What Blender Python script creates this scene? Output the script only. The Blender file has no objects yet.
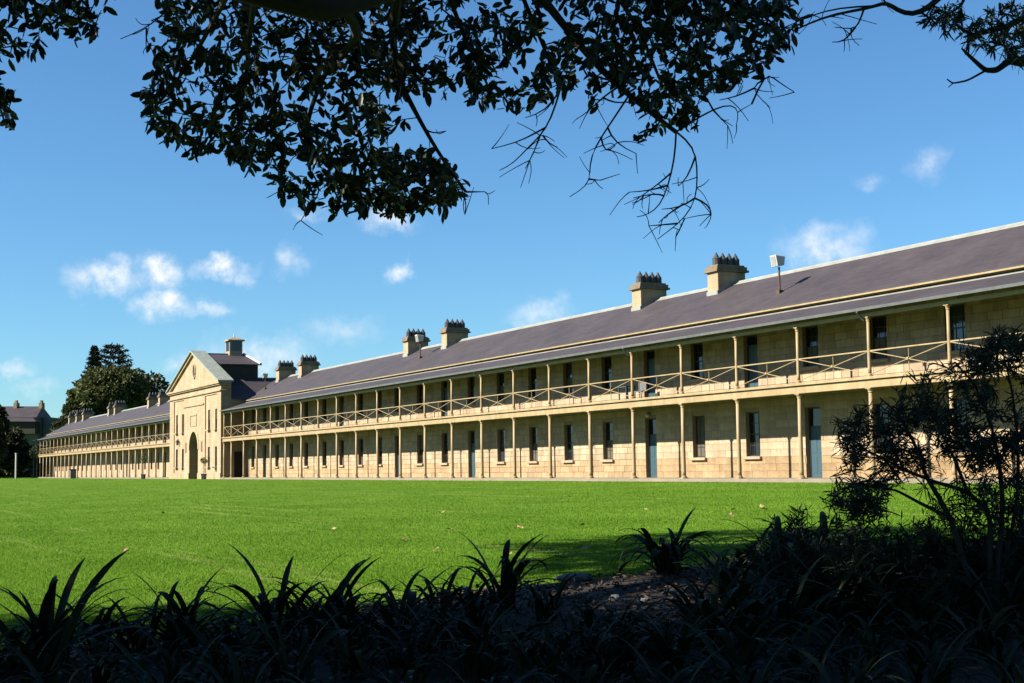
import bpy, bmesh, math, random
import numpy as np
from mathutils import Vector, Matrix
random.seed(7); rng = np.random.default_rng(11)
sc = bpy.context.scene
col = sc.collection

# ------------------------------------------------------------------ camera
F_PX = 1400.0
PITCH, ROLL, YAW = 0.0890642, -0.0144585, 1.1042753
CAM = np.array([129.765, -34.462, 0.631])
_cy, _sy = math.cos(YAW), math.sin(YAW)
FW = np.array([-_sy, _cy, 0.0]); RT = np.array([_cy, _sy, 0.0]); UPW = np.array([0, 0, 1.0])
_f2 = FW*math.cos(PITCH) + UPW*math.sin(PITCH); _u2 = -FW*math.sin(PITCH) + UPW*math.cos(PITCH)
_r3 = RT*math.cos(ROLL) + _u2*math.sin(ROLL); _u3 = -RT*math.sin(ROLL) + _u2*math.cos(ROLL)
def ray(x, y): return _f2 + _r3*(x-512)/F_PX - _u3*(y-341.5)/F_PX
def at(x, y, ax, v):                      # pixel ray meets the plane axis = v
    d = ray(x, y); return CAM + d*((v-CAM[ax])/d[ax])
def atf(x, y, f):                         # pixel ray at f metres ahead
    d = ray(x, y); return CAM + d*(f/float(d @ FW))
def lf(l, f, z=0.0):                      # metres right / ahead of the viewpoint
    p = CAM + RT*l + FW*f; return np.array([p[0], p[1], z])
cd = bpy.data.cameras.new('camera'); cam = bpy.data.objects.new('camera', cd); col.objects.link(cam)
cd.sensor_width = 36; cd.lens = F_PX/1024*36; cd.clip_end = 5000; cd.clip_start = .1
M = Matrix(((_r3[0], _u3[0], -_f2[0], CAM[0]), (_r3[1], _u3[1], -_f2[1], CAM[1]), (_r3[2], _u3[2], -_f2[2], CAM[2]), (0, 0, 0, 1)))
cam.matrix_world = M
sc.camera = cam

# ------------------------------------------------------------------ light
SUN_EL, SUN_AZ = math.radians(34.3), math.radians(12)      # light travels towards +Y, a little +X
w = bpy.data.worlds.new('World'); sc.world = w; w.use_nodes = True
nt = w.node_tree; nt.nodes.clear()
N = nt.nodes.new; LK = nt.links.new
out = N('ShaderNodeOutputWorld'); bg = N('ShaderNodeBackground'); sky = N('ShaderNodeTexSky')
sky.sky_type = 'NISHITA'; sky.sun_disc = False; sky.sun_elevation = SUN_EL; sky.sun_rotation = math.pi + SUN_AZ
sky.altitude = 0; sky.air_density = 1.0; sky.dust_density = .1; sky.ozone_density = 3.0
bg.inputs['Strength'].default_value = 0.050
tc = N('ShaderNodeTexCoord'); nz = N('ShaderNodeTexNoise'); nz.inputs['Scale'].default_value = 45; nz.inputs['Detail'].default_value = 9; nz.inputs['Roughness'].default_value = .6
LK(tc.outputs['Generated'], nz.inputs['Vector'])
sub = N('ShaderNodeVectorMath'); sub.operation = 'SUBTRACT'; LK(nz.outputs['Color'], sub.inputs[0]); sub.inputs[1].default_value = (.5, .5, .5)
scl = N('ShaderNodeVectorMath'); scl.operation = 'SCALE'; LK(sub.outputs[0], scl.inputs[0]); scl.inputs['Scale'].default_value = .036
dsv = N('ShaderNodeVectorMath'); dsv.operation = 'ADD'; LK(tc.outputs['Generated'], dsv.inputs[0]); LK(scl.outputs[0], dsv.inputs[1])
CLOUDS = [(103, 278, 34, 18, .85), (160, 272, 24, 20, .95), (225, 268, 30, 12, .85), (290, 262, 16, 16, .5), (165, 303, 28, 14, .85), (205, 310, 26, 9, .5),
          (400, 272, 15, 13, .7), (388, 222, 26, 15, .75), (540, 312, 32, 15, .5), (825, 248, 45, 20, .6), (926, 165, 18, 16, .32), (870, 180, 15, 9, .2),
          (258, 355, 52, 22, .55), (340, 330, 40, 16, .28), (188, 362, 24, 14, .5), (12, 368, 22, 10, .5), (303, 212, 18, 8, .3), (40, 385, 18, 8, .3)]
prev = None
for (cx, cy, rx, ry, s) in CLOUDS:
    d = ray(cx, cy); d = d/np.linalg.norm(d); k = rx/ry
    a = N('ShaderNodeVectorMath'); a.operation = 'SUBTRACT'; LK(dsv.outputs[0], a.inputs[0]); a.inputs[1].default_value = tuple(d)
    b = N('ShaderNodeVectorMath'); b.operation = 'MULTIPLY'; LK(a.outputs[0], b.inputs[0]); b.inputs[1].default_value = (1, 1, k)
    c = N('ShaderNodeVectorMath'); c.operation = 'LENGTH'; LK(b.outputs[0], c.inputs[0])
    m = N('ShaderNodeMapRange'); m.interpolation_type = 'SMOOTHSTEP'; LK(c.outputs['Value'], m.inputs['Value'])
    m.inputs['From Min'].default_value = 0; m.inputs['From Max'].default_value = rx/F_PX*1.4; m.inputs['To Min'].default_value = s*.98; m.inputs['To Max'].default_value = 0
    if prev is None: prev = m.outputs[0]
    else:
        x = N('ShaderNodeMath'); x.operation = 'MAXIMUM'; LK(prev, x.inputs[0]); LK(m.outputs[0], x.inputs[1]); prev = x.outputs[0]
nb_ = N('ShaderNodeTexNoise'); nb_.inputs['Scale'].default_value = 75; nb_.inputs['Detail'].default_value = 7; nb_.inputs['Roughness'].default_value = .62; LK(tc.outputs['Generated'], nb_.inputs['Vector'])
nm_ = N('ShaderNodeMapRange'); LK(nb_.outputs['Fac'], nm_.inputs['Value']); nm_.inputs['From Min'].default_value = .3; nm_.inputs['From Max'].default_value = .62; nm_.inputs['To Min'].default_value = .25; nm_.inputs['To Max'].default_value = 1.35
cm_ = N('ShaderNodeMath'); cm_.operation = 'MULTIPLY'; cm_.use_clamp = True; LK(prev, cm_.inputs[0]); LK(nm_.outputs[0], cm_.inputs[1])
mx = N('ShaderNodeMix'); mx.data_type = 'RGBA'; LK(cm_.outputs[0], mx.inputs['Factor'])
SKYMUL = N('ShaderNodeMix'); SKYMUL.data_type = 'RGBA'; SKYMUL.blend_type = 'MULTIPLY'; SKYMUL.inputs['Factor'].default_value = 1
LK(sky.outputs[0], SKYMUL.inputs['A']); SKYMUL.inputs['B'].default_value = (.475, .75, .925, 1)
LK(SKYMUL.outputs['Result'], mx.inputs['A']); mx.inputs['B'].default_value = (5.9, 6.2, 6.5, 1)
LK(mx.outputs['Result'], bg.inputs['Color']); LK(bg.outputs[0], out.inputs['Surface'])
sl = bpy.data.lights.new('sun', 'SUN'); sl.energy = 5.0; sl.angle = math.radians(.5); sl.color = (1, .94, .84)
so = bpy.data.objects.new('sun', sl); col.objects.link(so)
sv = Vector((math.sin(SUN_AZ)*math.cos(SUN_EL), math.cos(SUN_AZ)*math.cos(SUN_EL), -math.sin(SUN_EL)))
so.rotation_euler = sv.to_track_quat('-Z', 'Y').to_euler(); so.location = (100, -60, 40)
sc.view_settings.view_transform = 'Standard'; sc.view_settings.look = 'None'; sc.view_settings.gamma = 1; sc.view_settings.use_curve_mapping = False
sc.view_settings.exposure = 1.75
sc.cycles.max_bounces = 6

# ------------------------------------------------------------------ materials
def mat(name, c, rough=.8, var=.0, scale=3.0, bump=0.0, bscale=None, c2=None, spec=.3, trans=0.0, rnd=0.0, stretch=None, attr=None, metal=0.0):
    c = tuple(v*.62 for v in c); c2 = tuple(v*.62 for v in c2) if c2 else None
    m = bpy.data.materials.new(name); m.use_nodes = True; t = m.node_tree; p = t.nodes['Principled BSDF']
    p.inputs['Roughness'].default_value = rough; p.inputs['Specular IOR Level'].default_value = spec; p.inputs['Metallic'].default_value = metal
    base = None
    co = t.nodes.new('ShaderNodeTexCoord'); src = co.outputs['Object']
    if stretch:
        mp = t.nodes.new('ShaderNodeMapping'); mp.inputs['Scale'].default_value = stretch; t.links.new(src, mp.inputs['Vector']); src = mp.outputs[0]
    c2 = c2 or tuple(v*(1-var) for v in c)
    nz = t.nodes.new('ShaderNodeTexNoise'); nz.inputs['Scale'].default_value = scale; nz.inputs['Detail'].default_value = 7; nz.inputs['Roughness'].default_value = .62
    t.links.new(src, nz.inputs['Vector'])
    rp = t.nodes.new('ShaderNodeMapRange'); rp.inputs['From Min'].default_value = .32; rp.inputs['From Max'].default_value = .68
    t.links.new(nz.outputs['Fac'], rp.inputs['Value'])
    mxn = t.nodes.new('ShaderNodeMix'); mxn.data_type = 'RGBA'; mxn.inputs['A'].default_value = (*c, 1); mxn.inputs['B'].default_value = (*c2, 1)
    t.links.new(rp.outputs[0], mxn.inputs['Factor']); base = mxn.outputs['Result']
    if rnd or attr:
        hs = t.nodes.new('ShaderNodeHueSaturation'); t.links.new(base, hs.inputs['Color'])
        mr = t.nodes.new('ShaderNodeMapRange'); mr.inputs['To Min'].default_value = 1-rnd; mr.inputs['To Max'].default_value = 1+rnd
        if attr:
            at_ = t.nodes.new('ShaderNodeAttribute'); at_.attribute_name = attr; t.links.new(at_.outputs['Fac'], mr.inputs['Value'])
        else:
            oi = t.nodes.new('ShaderNodeObjectInfo'); t.links.new(oi.outputs['Random'], mr.inputs['Value'])
        t.links.new(mr.outputs[0], hs.inputs['Value']); base = hs.outputs['Color']
    t.links.new(base, p.inputs['Base Color'])
    if bump:
        n2 = t.nodes.new('ShaderNodeTexNoise'); n2.inputs['Scale'].default_value = bscale or scale*6; n2.inputs['Detail'].default_value = 5; t.links.new(src, n2.inputs['Vector'])
        bp = t.nodes.new('ShaderNodeBump'); bp.inputs['Strength'].default_value = bump; bp.inputs['Distance'].default_value = .02
        t.links.new(n2.outputs['Fac'], bp.inputs['Height']); t.links.new(bp.outputs[0], p.inputs['Normal'])
    if trans:
        tr = t.nodes.new('ShaderNodeBsdfTranslucent'); t.links.new(base, tr.inputs['Color']); ms = t.nodes.new('ShaderNodeMixShader'); ms.inputs[0].default_value = trans
        o = t.nodes['Material Output']; t.links.new(p.outputs[0], ms.inputs[1]); t.links.new(tr.outputs[0], ms.inputs[2]); t.links.new(ms.outputs[0], o.inputs['Surface'])
    return m
def coursed(name, c, c2, w_, h_, mortar, rough=.85, msz=.012, vertical=True):
    """masonry / slate pattern for surfaces too far away to build piece by piece"""
    m = mat(name, c, rough, .42, .7, .3, 14); t = m.node_tree; p = t.nodes['Principled BSDF']
    geo = t.nodes.new('ShaderNodeNewGeometry'); sx = t.nodes.new('ShaderNodeSeparateXYZ'); t.links.new(geo.outputs['Position'], sx.inputs[0])
    cb = t.nodes.new('ShaderNodeCombineXYZ')
    ad = t.nodes.new('ShaderNodeMath'); ad.operation = 'ADD'; t.links.new(sx.outputs['X'], ad.inputs[0]); t.links.new(sx.outputs['Y'], ad.inputs[1])
    t.links.new(ad.outputs[0] if vertical else sx.outputs['X'], cb.inputs['X']); t.links.new(sx.outputs['Z'], cb.inputs['Y'])
    br = t.nodes.new('ShaderNodeTexBrick'); t.links.new(cb.outputs[0], br.inputs['Vector'])
    c, c2, mortar = (tuple(v*.62 for v in q_) for q_ in (c, c2, mortar))
    br.inputs['Color1'].default_value = (*c, 1); br.inputs['Color2'].default_value = (*c2, 1); br.inputs['Mortar'].default_value = (*mortar, 1)
    br.inputs['Scale'].default_value = 1; br.inputs['Brick Width'].default_value = w_; br.inputs['Row Height'].default_value = h_; br.inputs['Mortar Size'].default_value = msz
    old = p.inputs['Base Color'].links[0].from_socket
    mm = t.nodes.new('ShaderNodeMix'); mm.data_type = 'RGBA'; mm.inputs['Factor'].default_value = .55; t.links.new(old, mm.inputs['A']); t.links.new(br.outputs['Color'], mm.inputs['B'])
    t.links.new(mm.outputs['Result'], p.inputs['Base Color'])
    return m
SAND = (.50, .385, .25)
MT = {}
MT['stone'] = coursed('sandstone_coursed', SAND, (.41, .295, .17), .85, .3, (.33, .235, .135))
MT['block'] = mat('sandstone_block', SAND, .88, .22, 2.6, .35, 22, rnd=.13)
MT['blocka'] = mat('sandstone_ashlar', SAND, .88, .22, 2.6, .35, 22, rnd=.16, attr='tone')
MT['base_block'] = mat('sandstone_base', (.43, .295, .155), .9, .28, 2.2, .4, 20, rnd=.16)
MT['mortar'] = mat('lime_mortar', (.34, .255, .15), .95, .2, 6)
MT['paving'] = mat('stone_paving', (.27, .225, .16), .9, .25, 1.2, .2)
MT['paint'] = mat('cream_paint', (.43, .325, .18), .55, .10, 2.0, .05, c2=(.37, .27, .14))
MT['slate'] = coursed('roof_slate', (.082, .064, .066), (.060, .048, .051), .3, .11, (.046, .038, .041), .62, .004, vertical=False)
MT['zinc'] = mat('pale_zinc', (.36, .37, .34), .5, .15, 1.5, 0)
MT['lead'] = mat('green_lead', (.34, .38, .33), .5, .2, 1.2, 0)
MT['gutter'] = mat('gutter_grey', (.13, .14, .135), .5, .3, 3)
MT['soffit'] = mat('soffit_wall_shade', (.06, .055, .04), .9, .3, 2)
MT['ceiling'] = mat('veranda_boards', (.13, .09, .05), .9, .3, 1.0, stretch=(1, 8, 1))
MT['ochre'] = mat('ochre_fascia', (.16, .095, .04), .7, .2, 3)
MT['door'] = mat('blue_grey_paint', (.045, .09, .11), .5, .12, 3)
MT['frame'] = mat('dark_sash_paint', (.045, .04, .035), .5, .2, 4)
MT['glass'] = mat('window_glass', (.012, .014, .016), .06, .2, 1.0, .04, 3, spec=.5)
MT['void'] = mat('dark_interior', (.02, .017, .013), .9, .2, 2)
MT['pot'] = mat('sooty_clay', (.075, .077, .08), .8, .3, 5)
MT['cap'] = mat('weathered_cap_stone', (.26, .205, .14), .9, .35, 3, .3)
MT['white'] = mat('white_paint', (.6, .59, .56), .5, .06, 3)
MT['stonep'] = mat('plain_sandstone', (.40, .33, .23), .85, .25, 2, .2)
MT['blind'] = mat('drawn_blind', (.12, .10, .07), .8, .3, 2)
MT['skyglass'] = mat('old_window_glass', (.05, .06, .07), .05, .5, 1.5, .3, 2.5, spec=.6)
MT['rust'] = mat('rusty_steel', (.11, .065, .045), .75, .35, 8)
MT['black'] = mat('black_iron', (.02, .02, .02), .5, .2, 5)
MT['bark'] = mat('fig_bark', (.045, .036, .027), .95, .45, 3, .6, 12)
MT['twig'] = mat('twig_bark', (.035, .028, .022), .9, .3, 6)
MT['leaf'] = mat('fig_leaf', (.026, .038, .012), .45, .4, 1.7, 0, c2=(.036, .042, .014), spec=.3, trans=.12, rnd=.35, attr='tone')
MT['leafo'] = mat('fig_leaf_single', (.026, .038, .012), .45, .4, 1.7, 0, c2=(.036, .042, .014), spec=.3, trans=.12, rnd=.35)
MT['thinleaf'] = mat('narrow_leaf', (.05, .065, .03), .5, .4, 2, 0, spec=.3, trans=.15, rnd=.4, attr='tone')
MT['shrub'] = mat('shrub_leaf', (.03, .042, .02), .55, .4, 2, 0, spec=.25, trans=.1, rnd=.4, attr='tone')
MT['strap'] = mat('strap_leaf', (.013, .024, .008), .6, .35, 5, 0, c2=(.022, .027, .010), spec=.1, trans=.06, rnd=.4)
MT['farleaf'] = mat('evergreen_foliage', (.075, .10, .032), .7, .5, .35, 0, c2=(.115, .115, .036), spec=.2, trans=.25, rnd=.45, attr='tone')
MT['farleaf2'] = mat('dark_evergreen_foliage', (.045, .062, .026), .7, .5, .35, 0, c2=(.06, .068, .026), spec=.2, trans=.2, rnd=.45, attr='tone')
MT['pine'] = mat('pine_needles', (.03, .045, .028), .7, .4, .5, 0, spec=.2, trans=.05, rnd=.4, attr='tone')
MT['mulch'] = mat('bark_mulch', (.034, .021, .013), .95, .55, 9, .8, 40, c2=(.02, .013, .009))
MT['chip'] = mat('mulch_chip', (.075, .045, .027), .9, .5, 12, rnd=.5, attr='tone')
MT['dryleaf'] = mat('dry_leaf', (.42, .27, .13), .8, .3, 30)
MT['edging'] = mat('grey_edging_stone', (.2, .2, .195), .9, .3, 6, .4)
MT['concrete'] = mat('grey_concrete', (.2, .19, .17), .9, .3, 4, .2)
MT['housewall'] = mat('blue_grey_render', (.2, .23, .25), .9, .25, .4)

def weather(m, st, lo, scale=1.0, a=.38, b=.66):
    t = m.node_tree; p = t.nodes['Principled BSDF']; old = p.inputs['Base Color'].links[0].from_socket
    g = t.nodes.new('ShaderNodeNewGeometry'); mp = t.nodes.new('ShaderNodeMapping'); mp.inputs['Scale'].default_value = st; t.links.new(g.outputs['Position'], mp.inputs[0])
    n = t.nodes.new('ShaderNodeTexNoise'); n.inputs['Scale'].default_value = scale; n.inputs['Detail'].default_value = 6; n.inputs['Roughness'].default_value = .65; t.links.new(mp.outputs[0], n.inputs['Vector'])
    r = t.nodes.new('ShaderNodeMapRange'); r.inputs['From Min'].default_value = a; r.inputs['From Max'].default_value = b; t.links.new(n.outputs['Fac'], r.inputs['Value'])
    x = t.nodes.new('ShaderNodeMix'); x.data_type = 'RGBA'; x.inputs['A'].default_value = (*lo, 1); x.inputs['B'].default_value = (1, 1, 1, 1); t.links.new(r.outputs[0], x.inputs['Factor'])
    y = t.nodes.new('ShaderNodeMix'); y.data_type = 'RGBA'; y.blend_type = 'MULTIPLY'; y.inputs['Factor'].default_value = 1; t.links.new(old, y.inputs['A']); t.links.new(x.outputs['Result'], y.inputs['B']); t.links.new(y.outputs['Result'], p.inputs['Base Color'])
for k_ in ('stone', 'block', 'blocka', 'base_block', 'stonep', 'cap'): weather(MT[k_], (1.6, 1.6, .22), (.80, .765, .70))
for k_ in ('paint', 'zinc', 'lead'): weather(MT[k_], (2.2, 2.2, .6), (.8, .77, .7), 1.3)
weather(MT['slate'], (.5, .5, .5), (.74, .74, .76), .8, .35, .62); weather(MT['slate'], (.35, 3.0, 3.0), (.86, .86, .88), 1.6, .35, .6); weather(MT['slate'], (9, 9, 9), (1.7, 1.65, 1.6), .9, .30, .335)
# grass: two greens in patches, fine streaks, worn lines
def grass_mat(name, blade=False):
    m = bpy.data.materials.new(name); m.use_nodes = True; t = m.node_tree; p = t.nodes['Principled BSDF']; p.inputs['Roughness'].default_value = .85; p.inputs['Specular IOR Level'].default_value = .03
    g = t.nodes.new('ShaderNodeNewGeometry')
    def noise(s, det=5, st=None):
        n = t.nodes.new('ShaderNodeTexNoise'); n.inputs['Scale'].default_value = s; n.inputs['Detail'].default_value = det
        if st:
            mp = t.nodes.new('ShaderNodeMapping'); mp.inputs['Scale'].default_value = st; mp.inputs['Rotation'].default_value = (0, 0, .12); t.links.new(g.outputs['Position'], mp.inputs[0]); t.links.new(mp.outputs[0], n.inputs['Vector'])
        else: t.links.new(g.outputs['Position'], n.inputs['Vector'])
        return n.outputs['Fac']
    def mix(f, a, b, lo=.35, hi=.65):
        r = t.nodes.new('ShaderNodeMapRange'); r.inputs['From Min'].default_value = lo; r.inputs['From Max'].default_value = hi; t.links.new(f, r.inputs['Value'])
        x = t.nodes.new('ShaderNodeMix'); x.data_type = 'RGBA'; t.links.new(r.outputs[0], x.inputs['Factor'])
        for nme, v in (('A', a), ('B', b)):
            if isinstance(v, tuple): x.inputs[nme].default_value = (*v, 1)
            else: t.links.new(v, x.inputs[nme])
        return x.outputs['Result']
    a = mix(noise(.35), (.050, .103, .0075), (.071, .131, .012))
    b = mix(noise(1.1, 6, (.25, 2.2, 1)), a, (.090, .146, .018), .55, .9)
    c = mix(noise(26, 3), b, (.042, .086, .006), .5, .95)
    d = mix(noise(.8, 4, (.1, 3.0, 1)), c, (.15, .175, .045), .60, .80)
    t.links.new(d, p.inputs['Base Color'])
    if blade:
        hv_ = t.nodes.new('ShaderNodeHueSaturation'); hv_.inputs['Value'].default_value = 1.55; t.links.new(d, hv_.inputs['Color']); d = hv_.outputs['Color']; t.links.new(d, p.inputs['Base Color'])
    if not blade:
        n = noise(45, 4); bp = t.nodes.new('ShaderNodeBump'); bp.inputs['Strength'].default_value = .7; bp.inputs['Distance'].default_value = .03; t.links.new(n, bp.inputs['Height']); t.links.new(bp.outputs[0], p.inputs['Normal'])
    else:
        tr = t.nodes.new('ShaderNodeBsdfTranslucent'); t.links.new(d, tr.inputs['Color']); ms = t.nodes.new('ShaderNodeMixShader'); ms.inputs[0].default_value = .3
        o = t.nodes['Material Output']; t.links.new(p.outputs[0], ms.inputs[1]); t.links.new(tr.outputs[0], ms.inputs[2]); t.links.new(ms.outputs[0], o.inputs['Surface'])
    return m
MT['grass'] = grass_mat('lawn_grass'); MT['blade'] = grass_mat('grass_blades', True)

# ------------------------------------------------------------------ helpers
class MB:
    def __init__(s): s.v = []; s.f = []
    def quad(s, *p):
        n = len(s.v); s.v += [tuple(map(float, q)) for q in p]; s.f.append(tuple(range(n, n+len(p)))); return s
    def box(s, x0, x1, y0, y1, z0, z1):
        n = len(s.v)
        s.v += [(x0, y0, z0), (x1, y0, z0), (x1, y1, z0), (x0, y1, z0), (x0, y0, z1), (x1, y0, z1), (x1, y1, z1), (x0, y1, z1)]
        s.f += [tuple(n+i for i in q) for q in ((0, 3, 2, 1), (4, 5, 6, 7), (0, 1, 5, 4), (1, 2, 6, 5), (2, 3, 7, 6), (3, 0, 4, 7))]; return s
    def prism(s, prof, x0, x1):           # profile in (y,z), swept along x
        n = len(s.v); k = len(prof)
        for x in (x0, x1): s.v += [(x, y, z) for y, z in prof]
        s.f.append(tuple(n+i for i in range(k))); s.f.append(tuple(n+k+i for i in reversed(range(k))))
        for i in range(k): j = (i+1) % k; s.f.append((n+i, n+k+i, n+k+j, n+j))
        return s
    def tube(s, pts, rad, sides=5, cap=True):
        pts = [np.array(p, float) for p in pts]; base = len(s.v); k = len(pts)
        if not hasattr(rad, '__len__'): rad = [rad]*k
        for i, p in enumerate(pts):
            d = pts[min(i+1, k-1)] - pts[max(i-1, 0)]; d = d/(np.linalg.norm(d)+1e-9)
            a = np.cross(d, (0, 0, 1.0) if abs(d[2]) < .9 else (1.0, 0, 0)); a /= np.linalg.norm(a); b = np.cross(d, a)
            for q in range(sides):
                t = 2*math.pi*q/sides; s.v.append(tuple(p + rad[i]*(a*math.cos(t)+b*math.sin(t))))
        for i in range(k-1):
            for q in range(sides):
                r = (q+1) % sides; s.f.append((base+i*sides+q, base+i*sides+r, base+(i+1)*sides+r, base+(i+1)*sides+q))
        if cap: s.f.append(tuple(base+q for q in reversed(range(sides)))); s.f.append(tuple(base+(k-1)*sides+q for q in range(sides)))
        return s
    def lathe(s, prof, c=(0, 0, 0), sides=12):     # prof: (r,z)
        return s.tube([(c[0], c[1], c[2]+z) for r, z in prof], [r for r, z in prof], sides)
    def mesh(s, name, m=None, smooth=False):
        me = bpy.data.meshes.new(name); me.from_pydata(s.v, [], s.f); me.update()
        if m: me.materials.append(MT[m])
        if smooth: me.polygons.foreach_set('use_smooth', [True]*len(me.polygons))
        return me
LOC = {}
def link(name, me, parent=None, loc=None):
    """loc is a world position (mesh data relative to it); children get a parent-relative location"""
    o = bpy.data.objects.new(name, me); col.objects.link(o)
    L = Vector(loc) if loc is not None else Vector((0, 0, 0)); LOC[o.name] = L
    if parent is not None: o.parent = parent; o.location = L - LOC[parent.name]
    else: o.location = L
    return o
def tag(o, label, cat, group=None, kind=None):
    if label: o['label'] = label
    if cat: o['category'] = cat
    if group: o['group'] = group
    if kind: o['kind'] = kind
    return o
def empty(name, loc, label, cat, group=None): return tag(link(name, None, None, loc), label, cat, group)
def struct(o): o['kind'] = 'structure'; return o
def bevel(me, wd=.01):
    bm = bmesh.new(); bm.from_mesh(me); bmesh.ops.bevel(bm, geom=bm.edges[:], offset=wd, segments=1, affect='EDGES'); bm.to_mesh(me); bm.free(); return me
def npmesh(name, V, Fc, m, tone=None, nper=None):
    """V (n,3), Fc (k,c) index faces"""
    me = bpy.data.meshes.new(name); V = np.asarray(V, np.float32); Fc = np.asarray(Fc, np.int32); k, c = Fc.shape
    me.vertices.add(len(V)); me.vertices.foreach_set('co', V.ravel())
    me.loops.add(k*c); me.loops.foreach_set('vertex_index', Fc.ravel())
    me.polygons.add(k); me.polygons.foreach_set('loop_start', np.arange(0, k*c, c, dtype=np.int32)); me.polygons.foreach_set('loop_total', np.full(k, c, np.int32))
    me.materials.append(MT[m]); me.update(calc_edges=True)
    if tone is not None:
        at_ = me.attributes.new('tone', 'FLOAT', 'POINT'); at_.data.foreach_set('value', np.repeat(tone, len(V)//len(tone)).astype(np.float32))
    return me
def unit(a): return a/(np.linalg.norm(a, axis=-1, keepdims=True)+1e-9)
def leaf_arrays(P, D, L, W, fold=.25, droop=.12):
    """leaf blades: base P, direction D, length L, width W (arrays) -> verts, quads (two per leaf)"""
    n = len(P); D = unit(D); R = unit(rng.normal(size=(n, 3))); S = unit(np.cross(D, R)); Nn = np.cross(S, D)
    L = np.asarray(L)[:, None]; W = np.asarray(W)[:, None]
    dr = np.zeros((n, 3)); dr[:, 2] = -1
    p0 = P; p3 = P + D*L + dr*L*droop
    a1 = P + D*L*.33; a2 = P + D*L*.72 + dr*L*droop*.4
    up = Nn*W*fold
    V = np.stack([p0, a1+S*W*.46+up, a2+S*W*.42+up, p3, a2-S*W*.42+up, a1-S*W*.46+up], 1).reshape(-1, 3)
    i = (np.arange(n)*6)[:, None]
    Fc = np.concatenate([i+np.array([[0, 1, 2, 3]]), i+np.array([[0, 3, 4, 5]])], 1).reshape(-1, 4)
    return V, Fc
def leaf_round(P, D, L, W, fold=.18, droop=.1):
    n = len(P); D = unit(D); R = unit(rng.normal(size=(n, 3))); S = unit(np.cross(D, R)); Nn = np.cross(S, D)
    L = np.asarray(L)[:, None]; W = np.asarray(W)[:, None]; dr = np.zeros((n, 3)); dr[:, 2] = -1
    a = [P + D*L*t + dr*L*droop*t*t for t in (0, .2, .5, .8, 1)]; w_ = [.33, .5, .36]; up = Nn*W*fold
    V = np.stack([a[0]] + [a[i+1]+S*W*w_[i]+up for i in range(3)] + [a[4]] + [a[i+1]-S*W*w_[i]+up for i in (2, 1, 0)], 1).reshape(-1, 3)
    i = (np.arange(n)*8)[:, None]
    return V, np.concatenate([i+np.array([[0, 1, 2, 3, 4]]), i+np.array([[0, 4, 5, 6, 7]])], 1).reshape(-1, 5)
def in_poly(p, poly):
    x, y = p; c = False; n = len(poly)
    for i in range(n):
        x1, y1 = poly[i]; x2, y2 = poly[(i+1) % n]
        if (y1 > y) != (y2 > y) and x < (x2-x1)*(y-y1)/(y2-y1)+x1: c = not c
    return c
def poly_pts(poly, n):
    xs = [p[0] for p in poly]; ys = [p[1] for p in poly]; r = []
    while len(r) < n:
        p = (random.uniform(min(xs), max(xs)), random.uniform(min(ys), max(ys)))
        if in_poly(p, poly): r.append(p)
    return r

# ------------------------------------------------------------------ ground
def gz(x, y): return -.14 - .0165*min(max(-3-y, 0), 34)
def gzv(y): return -.14 - .0165*np.clip(-3-y, 0, 34)
ys = [-1500, -400, -120, -60, -37, -3, 40, 120, 400, 1500]; xs = [-1500, -600, -300, -120, 0, 60, 100, 130, 160, 300, 700, 1500]
V = [(x, y, gz(x, y)) for y in ys for x in xs]; nx = len(xs)
Fc = [(j*nx+i, j*nx+i+1, (j+1)*nx+i+1, (j+1)*nx+i) for j in range(len(ys)-1) for i in range(nx-1)]
me = bpy.data.meshes.new('ground'); me.from_pydata(V, [], Fc); me.materials.append(MT['grass']); me.update()
o = struct(link('lawn', me)); o['label'] = 'broad mown green parade lawn in front of the long building'
# garden bed (mulch) in the shade, its far edge curving away to the right
edge = [(-14, 9.0), (-8, 9.4), (-4.5, 9.8), (-2, 11.0), (-.9, 12.9), (-.3, 13.8), (.8, 14.4), (2.0, 15.6), (3.2, 17.2), (5, 18.0), (8, 17.5), (12, 15)]
bv = []; bf = []
for i, (l, f) in enumerate(edge):
    for j, (ff, h) in enumerate(((f, -.02), (f-.12, .025), (f-1.5, .05), (max(f-5, 4.5), .06), (-3, .05))):
        p = lf(l, ff); bv.append((p[0], p[1], gz(p[0], p[1])+h))
for i in range(len(edge)-1):
    for j in range(4): bf.append((i*5+j, i*5+j+1, (i+1)*5+j+1, (i+1)*5+j))
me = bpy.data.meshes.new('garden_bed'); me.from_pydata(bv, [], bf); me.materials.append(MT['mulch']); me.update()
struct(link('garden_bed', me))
# wood chips
n = 15000
ll = rng.uniform(-3, 5.5, n); ff = rng.uniform(8.5, 17.5, n); keep = ff < np.interp(ll, [e[0] for e in edge], [e[1] for e in edge])-.1; ll = ll[keep]; ff = ff[keep]; n = len(ll)
P = CAM[None] + RT[None]*ll[:, None] + FW[None]*ff[:, None]; P[:, 2] = gzv(P[:, 1])+.055+rng.uniform(0, .025, n)
D = rng.normal(size=(n, 3)); D[:, 2] *= .35
V, Fc = leaf_arrays(P, D, rng.uniform(.025, .085, n), rng.uniform(.010, .03, n), .1, .05)
tag(link('mulch_chips', npmesh('mulch_chips', V, Fc, 'chip', rng.random(n))), 'brown bark chips scattered over the shaded garden bed', 'mulch', kind='stuff')
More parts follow.
